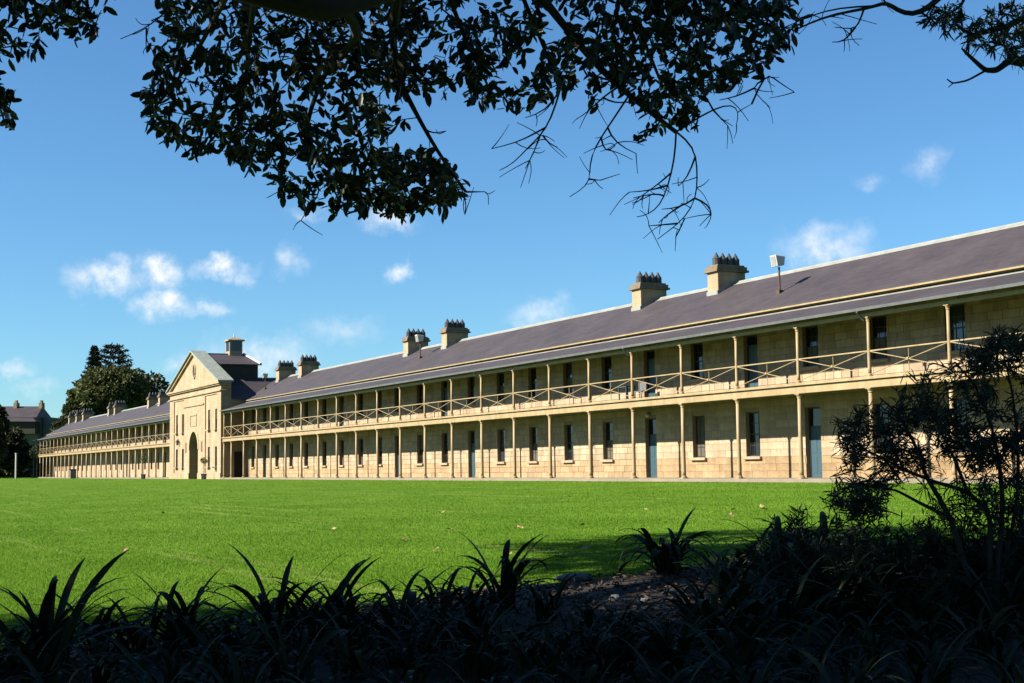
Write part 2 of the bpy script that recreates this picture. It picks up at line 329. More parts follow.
# grass blades on the nearer lawn
nn = 900000; u_ = rng.random(nn); f_ = 9.2*(1-u_*(1-(9.2/260)**.9))**(-1/.9); l_ = rng.uniform(-1, 1, nn)*(f_*.40+.8)
k = f_ > np.interp(l_, [e[0] for e in edge], [e[1] for e in edge])-.15; Ps = [np.stack([l_[k], f_[k]], 1)]
LFp = np.concatenate(Ps); n = len(LFp)
P = CAM[None] + RT[None]*LFp[:, :1] + FW[None]*LFp[:, 1:]; P[:, 2] = gzv(P[:, 1])-.004
a = rng.uniform(0, 2*math.pi, n); S = np.stack([np.cos(a), np.sin(a), 0*a], 1); wd = rng.uniform(.003, .006, n)*(LFp[:, 1]/16); h = rng.uniform(.012, .034, n)
lean = rng.normal(size=(n, 3))*.5; lean[:, 2] = 1
V = np.stack([P-S*wd[:, None], P+S*wd[:, None], P+lean*h[:, None]], 1).reshape(-1, 3); Fc = np.arange(n*3).reshape(-1, 3)
tag(link('lawn_grass', npmesh('lawn_grass', V, Fc, 'blade')), 'short green grass blades of the nearer lawn', 'grass', kind='stuff')

# ------------------------------------------------------------------ barracks building
ROOT = (-8.6, -.25, -.14)
B = empty('barracks_building', ROOT, 'long two storey sandstone building with slate roof, cream verandas and gabled central pavilion', 'building')
def part(name, mb, m, parent=None, smooth=False, bev=0, loc=(0, 0, 0)):
    me = mb.mesh(name, m, smooth)
    if bev: bevel(me, bev)
    return link(name, me, parent or B, loc)
S_ = 4.1; WY = 2.25
TOPX = {1: (232.4, 411.9), 2: (244.5, 410.6), 3: (257.2, 409), 4: (271, 407), 5: (285.6, 405), 6: (301.2, 402.2), 7: (317.9, 399.7), 8: (336.5, 396.7), 9: (355.7, 393.7), 10: (376.6, 390.7), 11: (399.4, 387.2), 12: (423.7, 383.7), 13: (450.7, 379.4), 14: (480.4, 374.9), 15: (513, 369.9), 16: (548.6, 364.8), 17: (589, 358.7), 18: (631.4, 352.1), 19: (681.5, 344.8), 20: (736.6, 336.6), 21: (797.2, 327.5), 22: (868.1, 316.9), 23: (946.1, 303.7)}
colx = {0: 1.85}
for k, (px_, py_) in TOPX.items(): colx[k] = .5*at(px_, py_, 1, 0)[0] + .5*k*S_
for k in (24, 25, 26): colx[k] = k*S_
XE = 26*S_+.4                                            # right end, out of frame
LX = [-19.3 - i*(100.4/28) for i in range(29)]           # left wing columns
XL = LX[-1]
PR, PL = 1.62, -18.85                                    # pavilion side walls
# --- openings of the right wing
op_lo = {}; op_up = {}
MEAS = {0: .87, 1: 1.77, 2: 2.68, 3: 3.66, 4: 4.63, 5: 5.74, 6: 6.72, 7: 7.73, 8: 8.67, 9: 9.5}
for k in range(0, 26):
    xc = MEAS[k]*S_ if k in MEAS else (colx[k]+colx[k+1])/2 + .02
    op_lo[k] = ('door' if k in (1, 9, 12, 17, 20) else 'window', xc)
    op_up[k] = ('door' if k in (6, 11, 17, 19, 24) else 'window', xc)
WIN_LO = (.92, 2.84); DOOR_LO = (.0, 2.88); WIN_UP = (4.54, 6.2); DOOR_UP = (3.69, 6.2); HW = .5
def rects(d, lo):
    r = []
    for k, (t, xc) in d.items():
        z = (WIN_LO if t == 'window' else DOOR_LO) if lo else (WIN_UP if t == 'window' else DOOR_UP); r.append((xc-HW, xc+HW, z[0], z[1]))
    return r
def wall_holes(mb, x0, x1, z0, z1, y, holes, depth):
    """wall sheet facing -Y with true openings and reveals"""
    X = sorted({x0, x1} | {v for h in holes for v in h[:2]}); Z = sorted({z0, z1} | {v for h in holes for v in h[2:]})
    for i in range(len(X)-1):
        for j in range(len(Z)-1):
            mx_, mz_ = (X[i]+X[i+1])/2, (Z[j]+Z[j+1])/2
            if any(h[0] < mx_ < h[1] and h[2] < mz_ < h[3] for h in holes): continue
            mb.quad((X[i], y, Z[j]), (X[i+1], y, Z[j]), (X[i+1], y, Z[j+1]), (X[i], y, Z[j+1]))
    for (a, b, c, d) in holes:
        e = y+depth
        mb.quad((a, y, c), (a, y, d), (a, e, d), (a, e, c)); mb.quad((b, y, c), (b, e, c), (b, e, d), (b, y, d))
        mb.quad((a, y, d), (b, y, d), (b, e, d), (a, e, d)); mb.quad((a, y, c), (a, e, c), (b, e, c), (b, y, c))
    return mb
wall = MB(); holes = rects(op_lo, 1)+rects(op_up, 0)
wall_holes(wall, PR-.5, XE, -.12, 7.0, WY, holes, .3); wall.quad((XE, WY, -.12), (XE, 10.5, -.12), (XE, 10.5, 7), (XE, WY, 7)); wall.quad((PR-.5, 10.5, -.12), (PR-.5, 10.5, 7), (XE, 10.5, 7), (XE, 10.5, -.12))
wall.quad((PR-.5, WY+.9, -.12), (XE, WY+.9, -.12), (XE, WY+.9, 7), (PR-.5, WY+.9, 7))
core = part('wall', wall, 'mortar')
# ashlar blocks: the nearest 300 singly, the rest joined
CH = .305; blocks = []
for row in range(22):
    z0 = -.02+row*CH; z1 = z0+CH
    if z0 > 6.6: break
    if 3.55 < z0+.15 < 3.7: continue
    x = PR-.3+random.uniform(0, .5)
    segs = []
    while x < XE:
        L_ = random.uniform(.62, 1.12); segs.append((x, min(x+L_, XE))); x += L_
    for (a, b) in segs:
        parts_ = [(a, b)]
        for (ha, hb, hc, hd) in holes:
            if hc < z1-.05 and hd > z0+.05:
                nw = []
                for (p, q) in parts_:
                    if q <= ha or p >= hb: nw.append((p, q)); continue
                    if p < ha: nw.append((p, ha))
                    if q > hb: nw.append((hb, q))
                parts_ = nw
        for (p, q) in parts_:
            if q-p > .08: blocks.append((p+.004, q-.004, z0+.004, z1-.004, row))
near = sorted([b for b in blocks if b[4] < 11 and 70 < b[0] < 93], key=lambda b: math.hypot((b[0]+b[1])/2-CAM[0], 36.7)*(1 if b[1]-b[0] > .4 else 1.5))[:300]
nearset = set(near)
ub = bevel(MB().box(-.5, .5, -.5, .5, -.5, .5).mesh('block', 'block'), .012); ub2 = ub.copy(); ub2.materials.clear(); ub2.materials.append(MT['base_block'])
for b in near:
    o = link('stone_block', ub2 if b[4] < 3 else ub, core, ((b[0]+b[1])/2, WY-.002+random.uniform(-.004, .004), (b[2]+b[3])/2)); o.scale = (b[1]-b[0], .04, b[3]-b[2])
for base_ in (True, False):
    mb = MB(); tones = []
    for b in blocks:
        if b in nearset or (b[4] < 3) != base_: continue
        y = WY-.022+random.uniform(-.003, .003); n0 = len(mb.v); e = .006
        mb.v += [(b[0], WY+.01, b[2]), (b[1], WY+.01, b[2]), (b[1], WY+.01, b[3]), (b[0], WY+.01, b[3]), (b[0]+e, y, b[2]+e), (b[1]-e, y, b[2]+e), (b[1]-e, y, b[3]-e), (b[0]+e, y, b[3]-e)]
        mb.f += [tuple(n0+i for i in q) for q in ((4, 5, 6, 7), (0, 1, 5, 4), (1, 2, 6, 5), (2, 3, 7, 6), (3, 0, 4, 7))]; tones.append(random.random())
    if base_: MT['basea'] = mat('sandstone_base_ashlar', (.43, .295, .155), .9, .28, 2.2, .4, 20, rnd=.18, attr='tone')
    me = mb.mesh('ashlar', 'basea' if base_ else 'blocka'); at_ = me.attributes.new('tone', 'FLOAT', 'POINT'); at_.data.foreach_set('value', np.repeat(tones, 8).astype(np.float32))
    o = link('ashlar_facing', me, core, (0, 0, 0)); o['kind'] = 'stuff'

# --- windows and doors (meshes shared)
def win_meshes(h, w_=2*HW):
    fr = MB(); t = .06
    fr.box(-w_/2, w_/2, 0, .07, 0, t); fr.box(-w_/2, w_/2, 0, .07, h-t, h); fr.box(-w_/2, -w_/2+t, .001, .069, t, h-t); fr.box(w_/2-t, w_/2, .001, .069, t, h-t)
    fr.box(-w_/2+t, w_/2-t, .005, .065, h/2-.025, h/2+.025)
    bars = MB()
    for s in (-1, 1): bars.box(s*w_/6-.011, s*w_/6+.011, .015, .05, t, h-t)
    for z in (h*.25, h*.75): bars.box(-w_/2+t, w_/2-t, .016, .049, z-.011, z+.011)
    up = MB().box(-w_/2+t, w_/2-t, .030, .034, h/2+.02, h-t); lo = MB().box(-w_/2+t, w_/2-t, .036, .040, t, h/2-.02)
    sill = bevel(MB().box(-w_/2-.12, w_/2+.12, -.33, .02, -.13, -.005).mesh('sill', 'block'), .012)
    return fr.mesh('window', 'frame'), bars.mesh('glazing_bars', 'frame'), up.mesh('pane', 'glass'), lo.mesh('pane', 'glass'), sill
WM_LO = win_meshes(1.92); WM_UP = win_meshes(1.66); WM_PV = win_meshes(1.88, .8)
PV = {}
def pane_var(me, m):
    if m is None: return me
    if (me.name, m) not in PV: q_ = me.copy(); q_.materials.clear(); q_.materials.append(MT[m]); PV[(me.name, m)] = q_
    return PV[(me.name, m)]
WR = random.Random(5)
def window(xc, y, z, wm):
    f = link('window', wm[0], B, (xc, y, z)); pa = WR.choice([None, None, None, 'skyglass', 'blind']); pb = WR.choice([None, None, 'skyglass', 'blind', 'blind'])
    link('glazing_bars', wm[1], f, (xc, y, z)); link('pane', pane_var(wm[2], pa), f, (xc, y, z)); link('pane', pane_var(wm[3], pb), f, (xc, y, z)); link('sill', wm[4], f, (xc, y, z)); return f
def door_meshes(h, w_=2*HW):
    hd = 2.05; fr = MB(); t = .07
    fr.box(-w_/2, -w_/2+t, 0, .08, 0, h-t); fr.box(w_/2-t, w_/2, 0, .08, 0, h-t); fr.box(-w_/2, w_/2, .001, .079, h-t, h); fr.box(-w_/2+t, w_/2-t, .002, .078, hd, hd+.06)
    lv = MB().box(-w_/2+t, w_/2-t, .03, .07, .01, hd)
    for z0, z1 in ((.18, .85), (1.0, 1.85)):
        for s in (-1, 1): lv.box(s*.2-.15, s*.2+.15, .018, .03, z0, z1)
    tr = MB().box(-w_/2+t, w_/2-t, .04, .045, hd+.06, h-t)
    hn = MB().tube([(.3, .03, 1.0), (.3, -.03, 1.0)], .028, 8)
    return lv.mesh('door', 'door'), fr.mesh('door_frame', 'frame'), tr.mesh('transom_pane', 'glass'), hn.mesh('door_handle', 'black')
DM_LO = door_meshes(2.88); DM_UP = door_meshes(2.51)
def door(xc, y, z, dm):
    d = link('door', dm[0], B, (xc, y, z))
    link('door_frame', dm[1], d, (xc, y, z)); link('transom_pane', dm[2], d, (xc, y, z)); link('door_handle', dm[3], d, (xc, y, z)); return d
for d_, lo in ((op_lo, 1), (op_up, 0)):
    for k, (t, xc) in d_.items():
        if t == 'window': window(xc, WY+.17, WIN_LO[0] if lo else WIN_UP[0], WM_LO if lo else WM_UP)
        else: door(xc, WY+.17, 0 if lo else 3.69, DM_LO if lo else DM_UP)
# dark doorway in the pavilion side, opening on the veranda
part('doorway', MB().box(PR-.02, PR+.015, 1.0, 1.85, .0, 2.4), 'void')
fr = MB(); fr.box(PR, PR+.05, .9, 1.0, 0, 2.4); fr.box(PR, PR+.05, 1.85, 1.95, 0, 2.4); fr.box(PR, PR+.05, .9, 1.95, 2.4, 2.52); part('doorway_surround', fr, 'block')

# --- veranda: paving, floor, beams, columns, railings
def veranda(x0, x1, ends=(0, 0)):
    p = MB().box(x0, x1, -.32, WY-.03, -.3, .0); part('veranda_paving', p, 'paving', bev=.015)
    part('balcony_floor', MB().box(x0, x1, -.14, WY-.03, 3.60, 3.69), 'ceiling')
    part('balcony_beam', MB().box(x0, x1, -.10, .08, 3.29, 3.598), 'paint', bev=.012)
    part('balcony_nosing', MB().box(x0, x1, -.19, -.142, 3.60, 3.70), 'paint')
    part('veranda_plate', MB().box(x0, x1, -.075, .075, 5.89, 6.03), 'paint', bev=.01)
    part('veranda_roof', MB().prism([(-.30, 6.11), (WY, 6.93), (WY, 7.0), (-.30, 6.18)], x0, x1), 'slate')
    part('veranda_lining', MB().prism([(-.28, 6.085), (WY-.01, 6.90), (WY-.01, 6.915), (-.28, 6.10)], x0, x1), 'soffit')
    part('gutter', MB().prism([(-.39, 6.09), (-.31, 6.09), (-.31, 6.16), (-.33, 6.16), (-.33, 6.105), (-.375, 6.105), (-.385, 6.195), (-.40, 6.195)], x0, x1), 'gutter')
    part('roof_flashing', MB().prism([(WY-.34, 6.885), (WY-.02, 7.005), (WY-.02, 7.03), (WY-.34, 6.91)], x0, x1), 'zinc')
    part('fascia_board', MB().box(x0, x1, WY-.1, WY-.03, 7.03, 7.13), 'paint')
veranda(PR+.02, XE); veranda(XL-.25, PL-.02)
RY, RZ = 6.4, 9.5
RK = (RZ-7.16)/(RY-1.98)                              # slope of main roof
def roofz(y): return 7.16+RK*(min(y, 2*RY-y)-1.98)
def main_roof(xa, xb, ridge_a=None):
    mb = MB(); yb_ = 2*RY-1.98; pr = [(1.98, 7.08), (RY, RZ-.08), (yb_, 7.08), (yb_, 7.16), (RY, RZ), (1.98, 7.16)]
    mb.prism(pr, xa, xb); part('roof', mb, 'slate')
    part('ridge_capping', MB().prism([(RY+a_, RZ+b_) for a_, b_ in ((-.24, -.115), (0, .02), (.24, -.115), (.24, -.085), (.06, .03), (0, .09), (-.06, .03), (-.24, -.085))], xa, xb), 'zinc')
    part('eave_gutter', MB().prism([(1.9, 7.06), (1.97, 7.06), (1.97, 7.135), (1.955, 7.135), (1.955, 7.075), (1.915, 7.075), (1.915, 7.125), (1.9, 7.125)], xa, xb), 'paint')
    part('eave_slates', MB().prism([(1.9, 7.135), (1.98, 7.145), (1.98, 7.185), (1.9, 7.15)], xa, xb), 'pot')
main_roof(-2.9, XE)
main_roof(XL+.2, -14.4)
# left wing wall (too far off to show its stones), its openings and windows
lw = MB(); lh = []; lop = []
for i in range(28):
    xc = (LX[i]+LX[i+1])/2
    if i % 6 == 3: lop.append((xc, 'door'))
    else: lop.append((xc, 'window'))
for xc, t in lop:
    lh.append((xc-.45, xc+.45, .92 if t == 'window' else 0, 2.84)); lh.append((xc-.45, xc+.45, 4.54 if t == 'window' else 3.69, 6.2))
WLX = XL+1.2
lh = [h for h in lh if h[0] > WLX+.3]
wall_holes(lw, WLX, PL+.5, -.12, 7.0, WY, lh, .3); lw.quad((WLX, WY, -.12), (WLX, WY, 7.1), (WLX, RY, RZ-.1), (WLX, 10.5, 7.1), (WLX, 10.5, -.12)); lw.quad((WLX, 10.5, -.12), (PL+.5, 10.5, -.12), (PL+.5, 10.5, 7), (WLX, 10.5, 7))
part('wall', lw, 'stone')
sw = {}
for h in lh:
    k = (round(h[3]-h[2], 2), h[2] in (0, 3.69))
    if k not in sw:
        fr = MB(); hh = h[3]-h[2]; fr.box(-.45, .45, 0, .06, 0, .06); fr.box(-.45, .45, 0, .06, hh-.06, hh); fr.box(-.45, -.39, 0, .06, .06, hh-.06); fr.box(.39, .45, 0, .06, .06, hh-.06); fr.box(-.39, .39, .01, .05, hh/2-.03, hh/2+.03)
        sw[k] = (fr.mesh('window', 'frame'), MB().box(-.39, .39, .03, .035, .06, hh-.06).mesh('pane', 'door' if k[1] and h[2] == 0 else 'glass'))
    xc = (h[0]+h[1])/2; f = link('door' if k[1] else 'window', sw[k][0], B, (xc, WY+.17, h[2])); link('pane', sw[k][1], f, (xc, WY+.17, h[2]))
# columns
def col_meshes(h, r, sides):
    sh = MB().lathe([(r*1.12, .10), (r*1.05, .3), (r, h*.5), (r*.86, h-.16)], sides=sides).mesh('column', 'paint', True)
    ba = MB().lathe([(r*1.75, 0), (r*1.75, .06), (r*1.35, .075), (r*1.35, .11), (r*1.1, .13)], sides=sides).box(-r*1.9, r*1.9, -r*1.9, r*1.9, -.02, .025).mesh('column_base', 'paint')
    ca = MB().lathe([(r*.86, h-.17), (r*1.2, h-.15), (r*1.0, h-.12), (r*1.45, h-.05), (r*1.45, h-.02)], sides=sides).box(-r*1.7, r*1.7, -r*1.5, r*1.5, h-.03, h+.005).mesh('column_capital', 'paint')
    return sh, ba, ca
CL = col_meshes(3.29, .085, 14); CU = col_meshes(2.2, .066, 12)
for k, x in colx.items():
    for cm, z in ((CL, 0), (CU, 3.69)):
        c = link('column', cm[0], B, (x, 0, z)); link('column_base', cm[1], c, (x, 0, z)); link('column_capital', cm[2], c, (x, 0, z))
def joined(ms):
    bm = bmesh.new()
    for m in ms: bm.from_mesh(m)
    me = bpy.data.meshes.new('column'); bm.to_mesh(me); bm.free(); me.materials.append(MT['paint']); return me
CLf = joined(col_meshes(3.29, .085, 8)); CUf = joined(col_meshes(2.2, .07, 8))
for x in LX:
    link('column', CLf, B, (x, 0, 0)); link('column', CUf, B, (x, 0, 3.69))
# veranda return at the far end
for y in (2.6, 5.4, 8.2, 11):
    link('column', CLf, B, (XL, y, 0)); link('column', CUf, B, (XL, y, 3.69))
part('balcony_beam', MB().box(XL-.09, XL+.09, .1, 11.2, 3.29, 3.6), 'paint'); part('veranda_plate', MB().box(XL-.07, XL+.07, .1, 11.2, 5.9, 6.03), 'paint')
def railing(x0, x1, fine):
    w_ = x1-x0-.14; xm = (x0+x1)/2; h0, h1 = 3.80, 4.64
    def bar(a, b, r): return MB().tube([a, b], r, 6)
    A = (xm-w_/2, 0, h1); A2 = (xm+w_/2, 0, h1)
    hr = MB().box(xm-w_/2, xm+w_/2, -.028, .028, h1-.025, h1+.02)
    b1 = bar((xm-w_/2, .012, h0), (xm+w_/2, .012, h1-.03), .017); b2 = bar((xm-w_/2, -.012, h1-.03), (xm+w_/2, -.012, h0), .017)
    bl = bar((xm, .03, 3.69), (xm, .03, h1-.02), .015); bs = MB().tube([(xm, -.045, (h0+h1)/2), (xm, .05, (h0+h1)/2)], .05, 10)
    if fine:
        r = part('railing', hr, 'paint'); part('brace', b1, 'paint', r); part('brace', b2, 'paint', r); part('baluster', bl, 'paint', r); part('boss', bs, 'paint', r)
    else:
        for q in (b1, b2, bl):
            n0 = len(hr.v); hr.v += q.v; hr.f += [tuple(i+n0 for i in f) for f in q.f]
        part('railing', hr, 'paint')
kk = sorted(colx)
for a, b in zip(kk, kk[1:]): railing(colx[a], colx[b], True)
for a, b in zip(LX, LX[1:]): railing(b, a, False)
# downpipes
for k in (14, 18, 22): part('downpipe', MB().tube([(colx[k]-.13, -.40, 6.06), (colx[k]-.13, -.2, 5.86), (colx[k]-.1, -.1, 5.75)], .04, 8), 'gutter')

# --- chimneys
def chimney(x, small=False):
    y0, y1 = 5.35, 7.0; wd = .45; zt = 10.06; x += .12
    yb = roofz(y0)-.15
    c = part('chimney', MB().box(x-wd, x+wd, y0, y1, yb, zt), 'stone', bev=.01)
    part('chimney_flashing', MB().prism([(y0-.06, roofz(y0)-.05), (y0-.06, roofz(y0)+.16), (y0+.35, roofz(y0+.35)+.16), (RY-.05, roofz(RY-.05)+.13), (RY-.05, roofz(RY-.05)-.1)], x-wd-.02, x+wd+.02), 'zinc', c)
    cp = MB().box(x-wd-.14, x+wd+.14, y0-.14, y1+.14, zt, zt+.10).box(x-wd-.07, x+wd+.07, y0-.07, y1+.07, zt+.10, zt+.27).box(x-wd+.02, x+wd-.02, y0+.02, y1-.02, zt+.27, zt+.36)
    part('chimney_cap', cp, 'cap', c)
    for i in range(4):
        yy = y0+.25+i*(y1-y0-.5)/3
        p = MB().lathe([(.21, 0), (.2, .3), (.21, .34), (.16, .4), (.015, .66)], (x, yy, zt+.36), 10); part('chimney_pot', p, 'pot', c)
for x in (.9, 7.7, 32.9, 40.0, 65.6, 72.75): chimney(x)
for x in (-49.4, -55.8, -78.3, -83.0, -104.5, -110.8, -118.0): chimney(x, True)

# --- central pavilion
PY = -.25; XC = -8.6
ph = []
for x in (-16.0, -13.4, -3.0, -.35):
    ph += [(x-.4, x+.4, 1.03, 2.91), (x-.4, x+.4, 4.57, 6.45)]
pan = [(-17.0, -12.6, .0, 7.85), (-4.2, .3, .0, 7.85)]            # two recessed side panels
arch_w, arch_s = 1.75, 2.78
pw = MB()
# front sheets: outer piers, centre with arched doorway
def pier(x0, x1): pw.quad((x0, PY, -.14), (x1, PY, -.14), (x1, PY, 7.85), (x0, PY, 7.85))
pier(PL, -17.0); pier(.3, PR)
pier(-12.6, XC-arch_w); pier(XC+arch_w, -4.2)
pts = [(XC+arch_w*math.cos(t), arch_s+arch_w*math.sin(t)) for t in np.linspace(math.pi, 0, 21)]
for (xa, za), (xb, zb) in zip(pts, pts[1:]):
    pw.quad((xa, PY, za), (xb, PY, zb), (xb, PY, 7.85), (xa, PY, 7.85)); pw.quad((xa, PY, za), (xa, PY+1.0, za), (xb, PY+1.0, zb), (xb, PY, zb))
for s in (-1, 1): pw.quad((XC+s*arch_w, PY, -.14), (XC+s*arch_w, PY, arch_s), (XC+s*arch_w, PY+1.0, arch_s), (XC+s*arch_w, PY+1.0, -.14))
pw.quad((PL, PY, 7.85), (PR, PY, 7.85), (PR, PY, 9.0), (XC, PY, 12.5), (PL, PY, 9.0))
for (a, b, c, d) in pan:
    y = PY+.09
    pw.quad((a, PY, c-.14), (a, PY, d), (a, y, d), (a, y, c-.14)); pw.quad((b, PY, c-.14), (b, y, c-.14), (b, y, d), (b, PY, d)); pw.quad((a, PY, d), (b, PY, d), (b, y, d), (a, y, d))
    wall_holes(pw, a, b, -.14, d, y, [h for h in ph if a < h[0] < b], .35)
# sides and back
pw.quad((PR, PY, -.14), (PR, 12, -.14), (PR, 12, 7.3), (PR, .72, 7.3), (PR, .72, 9.0), (PR, PY, 9.0)); pw.quad((PL, PY, -.14), (PL, PY, 9.0), (PL, .72, 9.0), (PL, .72, 7.3), (PL, 12, 7.3), (PL, 12, -.14))
pw.quad((PR, .72, 6), (XC, .72, 6), (PL, .72, 6), (PL, .72, 9.0), (XC, .72, 12.5), (PR, .72, 9.0))
part('pavilion_wall', pw, 'stone')
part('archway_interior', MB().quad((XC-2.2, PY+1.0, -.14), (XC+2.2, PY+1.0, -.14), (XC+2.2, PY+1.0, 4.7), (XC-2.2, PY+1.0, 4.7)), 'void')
for s in (-1, 1): part('gate_leaf', MB().box(XC+min(0, s*1.7)+.02, XC+max(0, s*1.7)-.02, PY+.85, PY+.92, -.05, 2.7), 'ochre')
vous = MB()                                                      # raised arch band
for t0, t1 in zip(np.linspace(math.pi, 0, 14), np.linspace(math.pi, 0, 14)[1:]):
    q = [(XC+r*math.cos(t), arch_s+r*math.sin(t)) for r, t in ((arch_w, t0), (arch_w, t1-.0), (arch_w+.42, t1), (arch_w+.42, t0))]
    cxm = sum(a for a, b in q)/4; czm = sum(b for a, b in q)/4; q = [(cxm+(a-cxm)*.97, czm+(b-czm)*.985) for a, b in q]
    n0 = len(vous.v); vous.v += [(a, PY-.045, b) for a, b in q]+[(a, PY+.02, b) for a, b in q]
    vous.f += [tuple(n0+i for i in f) for f in ((0, 1, 2, 3), (0, 4, 5, 1), (1, 5, 6, 2), (2, 6, 7, 3), (3, 7, 4, 0))]
part('arch_stones', vous, 'block')
tr = MB()
tr.box(PL-.12, PR+.12, PY-.14, PY+.95, 8.02, 8.14).box(PL-.3, PR+.3, PY-.32, PY+.95, 8.72, 8.9).box(PL-.18, PR+.18, PY-.2, PY+.95, 8.60, 8.72)
part('cornice', tr, 'stone', bev=.02)
part('string_course', MB().box(-12.9, -4.5, PY-.10, PY+.01, 7.05, 7.17), 'stone')
part('plinth', MB().box(PL-.06, XC-arch_w, PY-.07, PY+.03, -.2, .45).box(XC+arch_w, PR+.06, PY-.07, PY+.03, -.2, .45), 'stone')
pn = MB(); pn.box(-10.0, -7.4, PY-.07, PY+.01, 6.1, 6.22).box(-10.0, -7.4, PY-.05, PY+.01, 5.05, 5.15).box(-10.0, -9.88, PY-.05, PY+.01, 5.15, 6.1).box(-7.52, -7.4, PY-.05, PY+.01, 5.15, 6.1); part('panel_surround', pn, 'stone')
# oval louvre with surround in the gable
ov = MB(); oc = (-8.4, 10.5)
ov.v += [(oc[0]+.42*math.cos(t), PY-.02, oc[1]+.62*math.sin(t)) for t in np.linspace(0, 2*math.pi, 20, endpoint=False)]; ov.f.append(tuple(range(20))); po = part('gable_louvre', ov, 'soffit')
rg = MB(); ring = [(oc[0]+.5*math.cos(t), PY-.03, oc[1]+.7*math.sin(t)) for t in np.linspace(0, 2*math.pi, 21)]; rg.tube(ring, .09, 6); part('louvre_surround', rg, 'stone', po)
# pediment roof (pale sheet) with verges
sl_ = (12.56-9.0)/(PR+.35-XC)
pd = MB()
for s in (-1, 1):
    e = PR+.4-XC
    a = [(XC, 12.6), (XC+s*e, 12.6-sl_*e), (XC+s*e, 12.44-sl_*e), (XC, 12.44)]
    n0 = len(pd.v); pd.v += [(x, PY-.4, z) for x, z in a]+[(x, .85, z) for x, z in a]
    pd.f += [tuple(n0+i for i in f) for f in ((0, 1, 2, 3), (7, 6, 5, 4), (0, 4, 5, 1), (1, 5, 6, 2), (2, 6, 7, 3))]
part('pediment_roof', pd, 'lead')
rk = MB()
for s in (-1, 1):
    e = PR+.25-XC; a = [(XC, 12.43), (XC+s*e, 12.43-sl_*e), (XC+s*e, 12.18-sl_*e), (XC, 12.18)]
    n0 = len(rk.v); rk.v += [(x, PY-.22, z) for x, z in a]+[(x, PY+.02, z) for x, z in a]; rk.f += [tuple(n0+i for i in f) for f in ((0, 1, 2, 3), (0, 4, 5, 1), (1, 5, 6, 2), (2, 6, 7, 3))]
part('raking_cornice', rk, 'stone')
for x in (-16.0, -13.4, -3.0, -.35):
    for z in (1.03, 4.57): window(x, PY+.09+.07, z, WM_PV)
# upper hall behind the pediment: side walls, slate roof, cupola
hx = 5.7; y0, y1 = .86, 4.6
uh = MB()
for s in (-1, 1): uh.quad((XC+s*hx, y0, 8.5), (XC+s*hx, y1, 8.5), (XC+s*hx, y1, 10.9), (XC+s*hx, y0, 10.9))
uh.quad((XC-hx, y1, 8.5), (XC+hx, y1, 8.5), (XC+hx, y1, 10.9), (XC, y1, 12.1), (XC-hx, y1, 10.9)); part('upper_hall_wall', uh, 'soffit')  # near-black wall colour holds the shade of the side away from the sun
ur = MB(); e = hx+.3
for s in (-1, 1): ur.quad((XC, y0, 12.3), (XC+s*e, y0, 10.88), (XC+s*e, y1+.3, 10.88), (XC, y1+.3, 12.3)); ur.quad((XC, y0, 12.18), (XC+s*e, y0, 10.78), (XC+s*e, y1+.3, 10.78), (XC, y1+.3, 12.18)); ur.quad((XC+s*e, y0, 10.78), (XC+s*e, y1+.3, 10.78), (XC+s*e, y1+.3, 10.88), (XC+s*e, y0, 10.88)); ur.quad((XC, y1+.3, 12.3), (XC, y1+.3, 12.18), (XC+s*e, y1+.3, 10.78), (XC+s*e, y1+.3, 10.88))
part('upper_roof', ur, 'slate'); part('ridge_capping', MB().box(XC-.2, XC+.2, .88, y1+.3, 12.27, 12.36), 'zinc')
vg = MB().tube([(XC, y1+.2, 12.36), (XC+e, y1+.2, 10.95)], .12, 6); part('verge', vg, 'white')
# side slopes running down to the wings
hp = MB()
for s in (-1, 1):
    xa = XC+s*hx; xb = (PR+.25 if s > 0 else PL-.25)
    hp.quad((xa, .73, 9.56), (xb, .73, 7.32), (xb, 11.5, 7.32), (xa, 11.5, 9.56)); hp.quad((xa, .73, 9.48), (xb, .73, 7.24), (xb, 11.5, 7.24), (xa, 11.5, 9.48)); hp.quad((xb, .73, 7.24), (xb, 11.5, 7.24), (xb, 11.5, 7.32), (xb, .73, 7.32))
hp.quad((XC-hx, .73, 9.56), (XC+hx, .73, 9.56), (XC+hx, 11.5, 9.56), (XC-hx, 11.5, 9.56)); part('side_roof', hp, 'slate')
part('ridge_capping', MB().box(XC+hx-.15, XC+hx+.2, y1+.05, 6.7, 9.5, 9.62), 'zinc')
cu = MB(); cx0, cx1, cy0, cy1 = XC-.75, XC+.75, 3.15, 4.45
c = part('cupola', cu.box(cx0, cx1, cy0, cy1, 11.7, 12.6), 'stonep')
for x in (cx0, cx1-.16):
    for y in (cy0, cy1-.16): part('cupola_post', MB().box(x, x+.16, y, y+.16, 12.6, 13.6), 'stonep', c)
part('cupola_louvre', MB().box(cx0+.06, cx1-.06, cy0+.06, cy1-.06, 12.61, 13.6), 'glass', c)
cr = MB(); q = [(cx0-.2, cy0-.2), (cx1+.2, cy0-.2), (cx1+.2, cy1+.2), (cx0-.2, cy1+.2)]; cr.box(cx0-.2, cx1+.2, cy0-.2, cy1+.2, 13.6, 13.72)
for i in range(4): a, b = q[i], q[(i+1) % 4]; cr.quad((*a, 13.72), (*b, 13.72), (XC, 3.8, 14.12))
part('cupola_roof', cr, 'stonep', c); part('finial', MB().tube([(XC, 3.8, 14.08), (XC, 3.8, 14.4)], [.07, .02], 6), 'white', c)

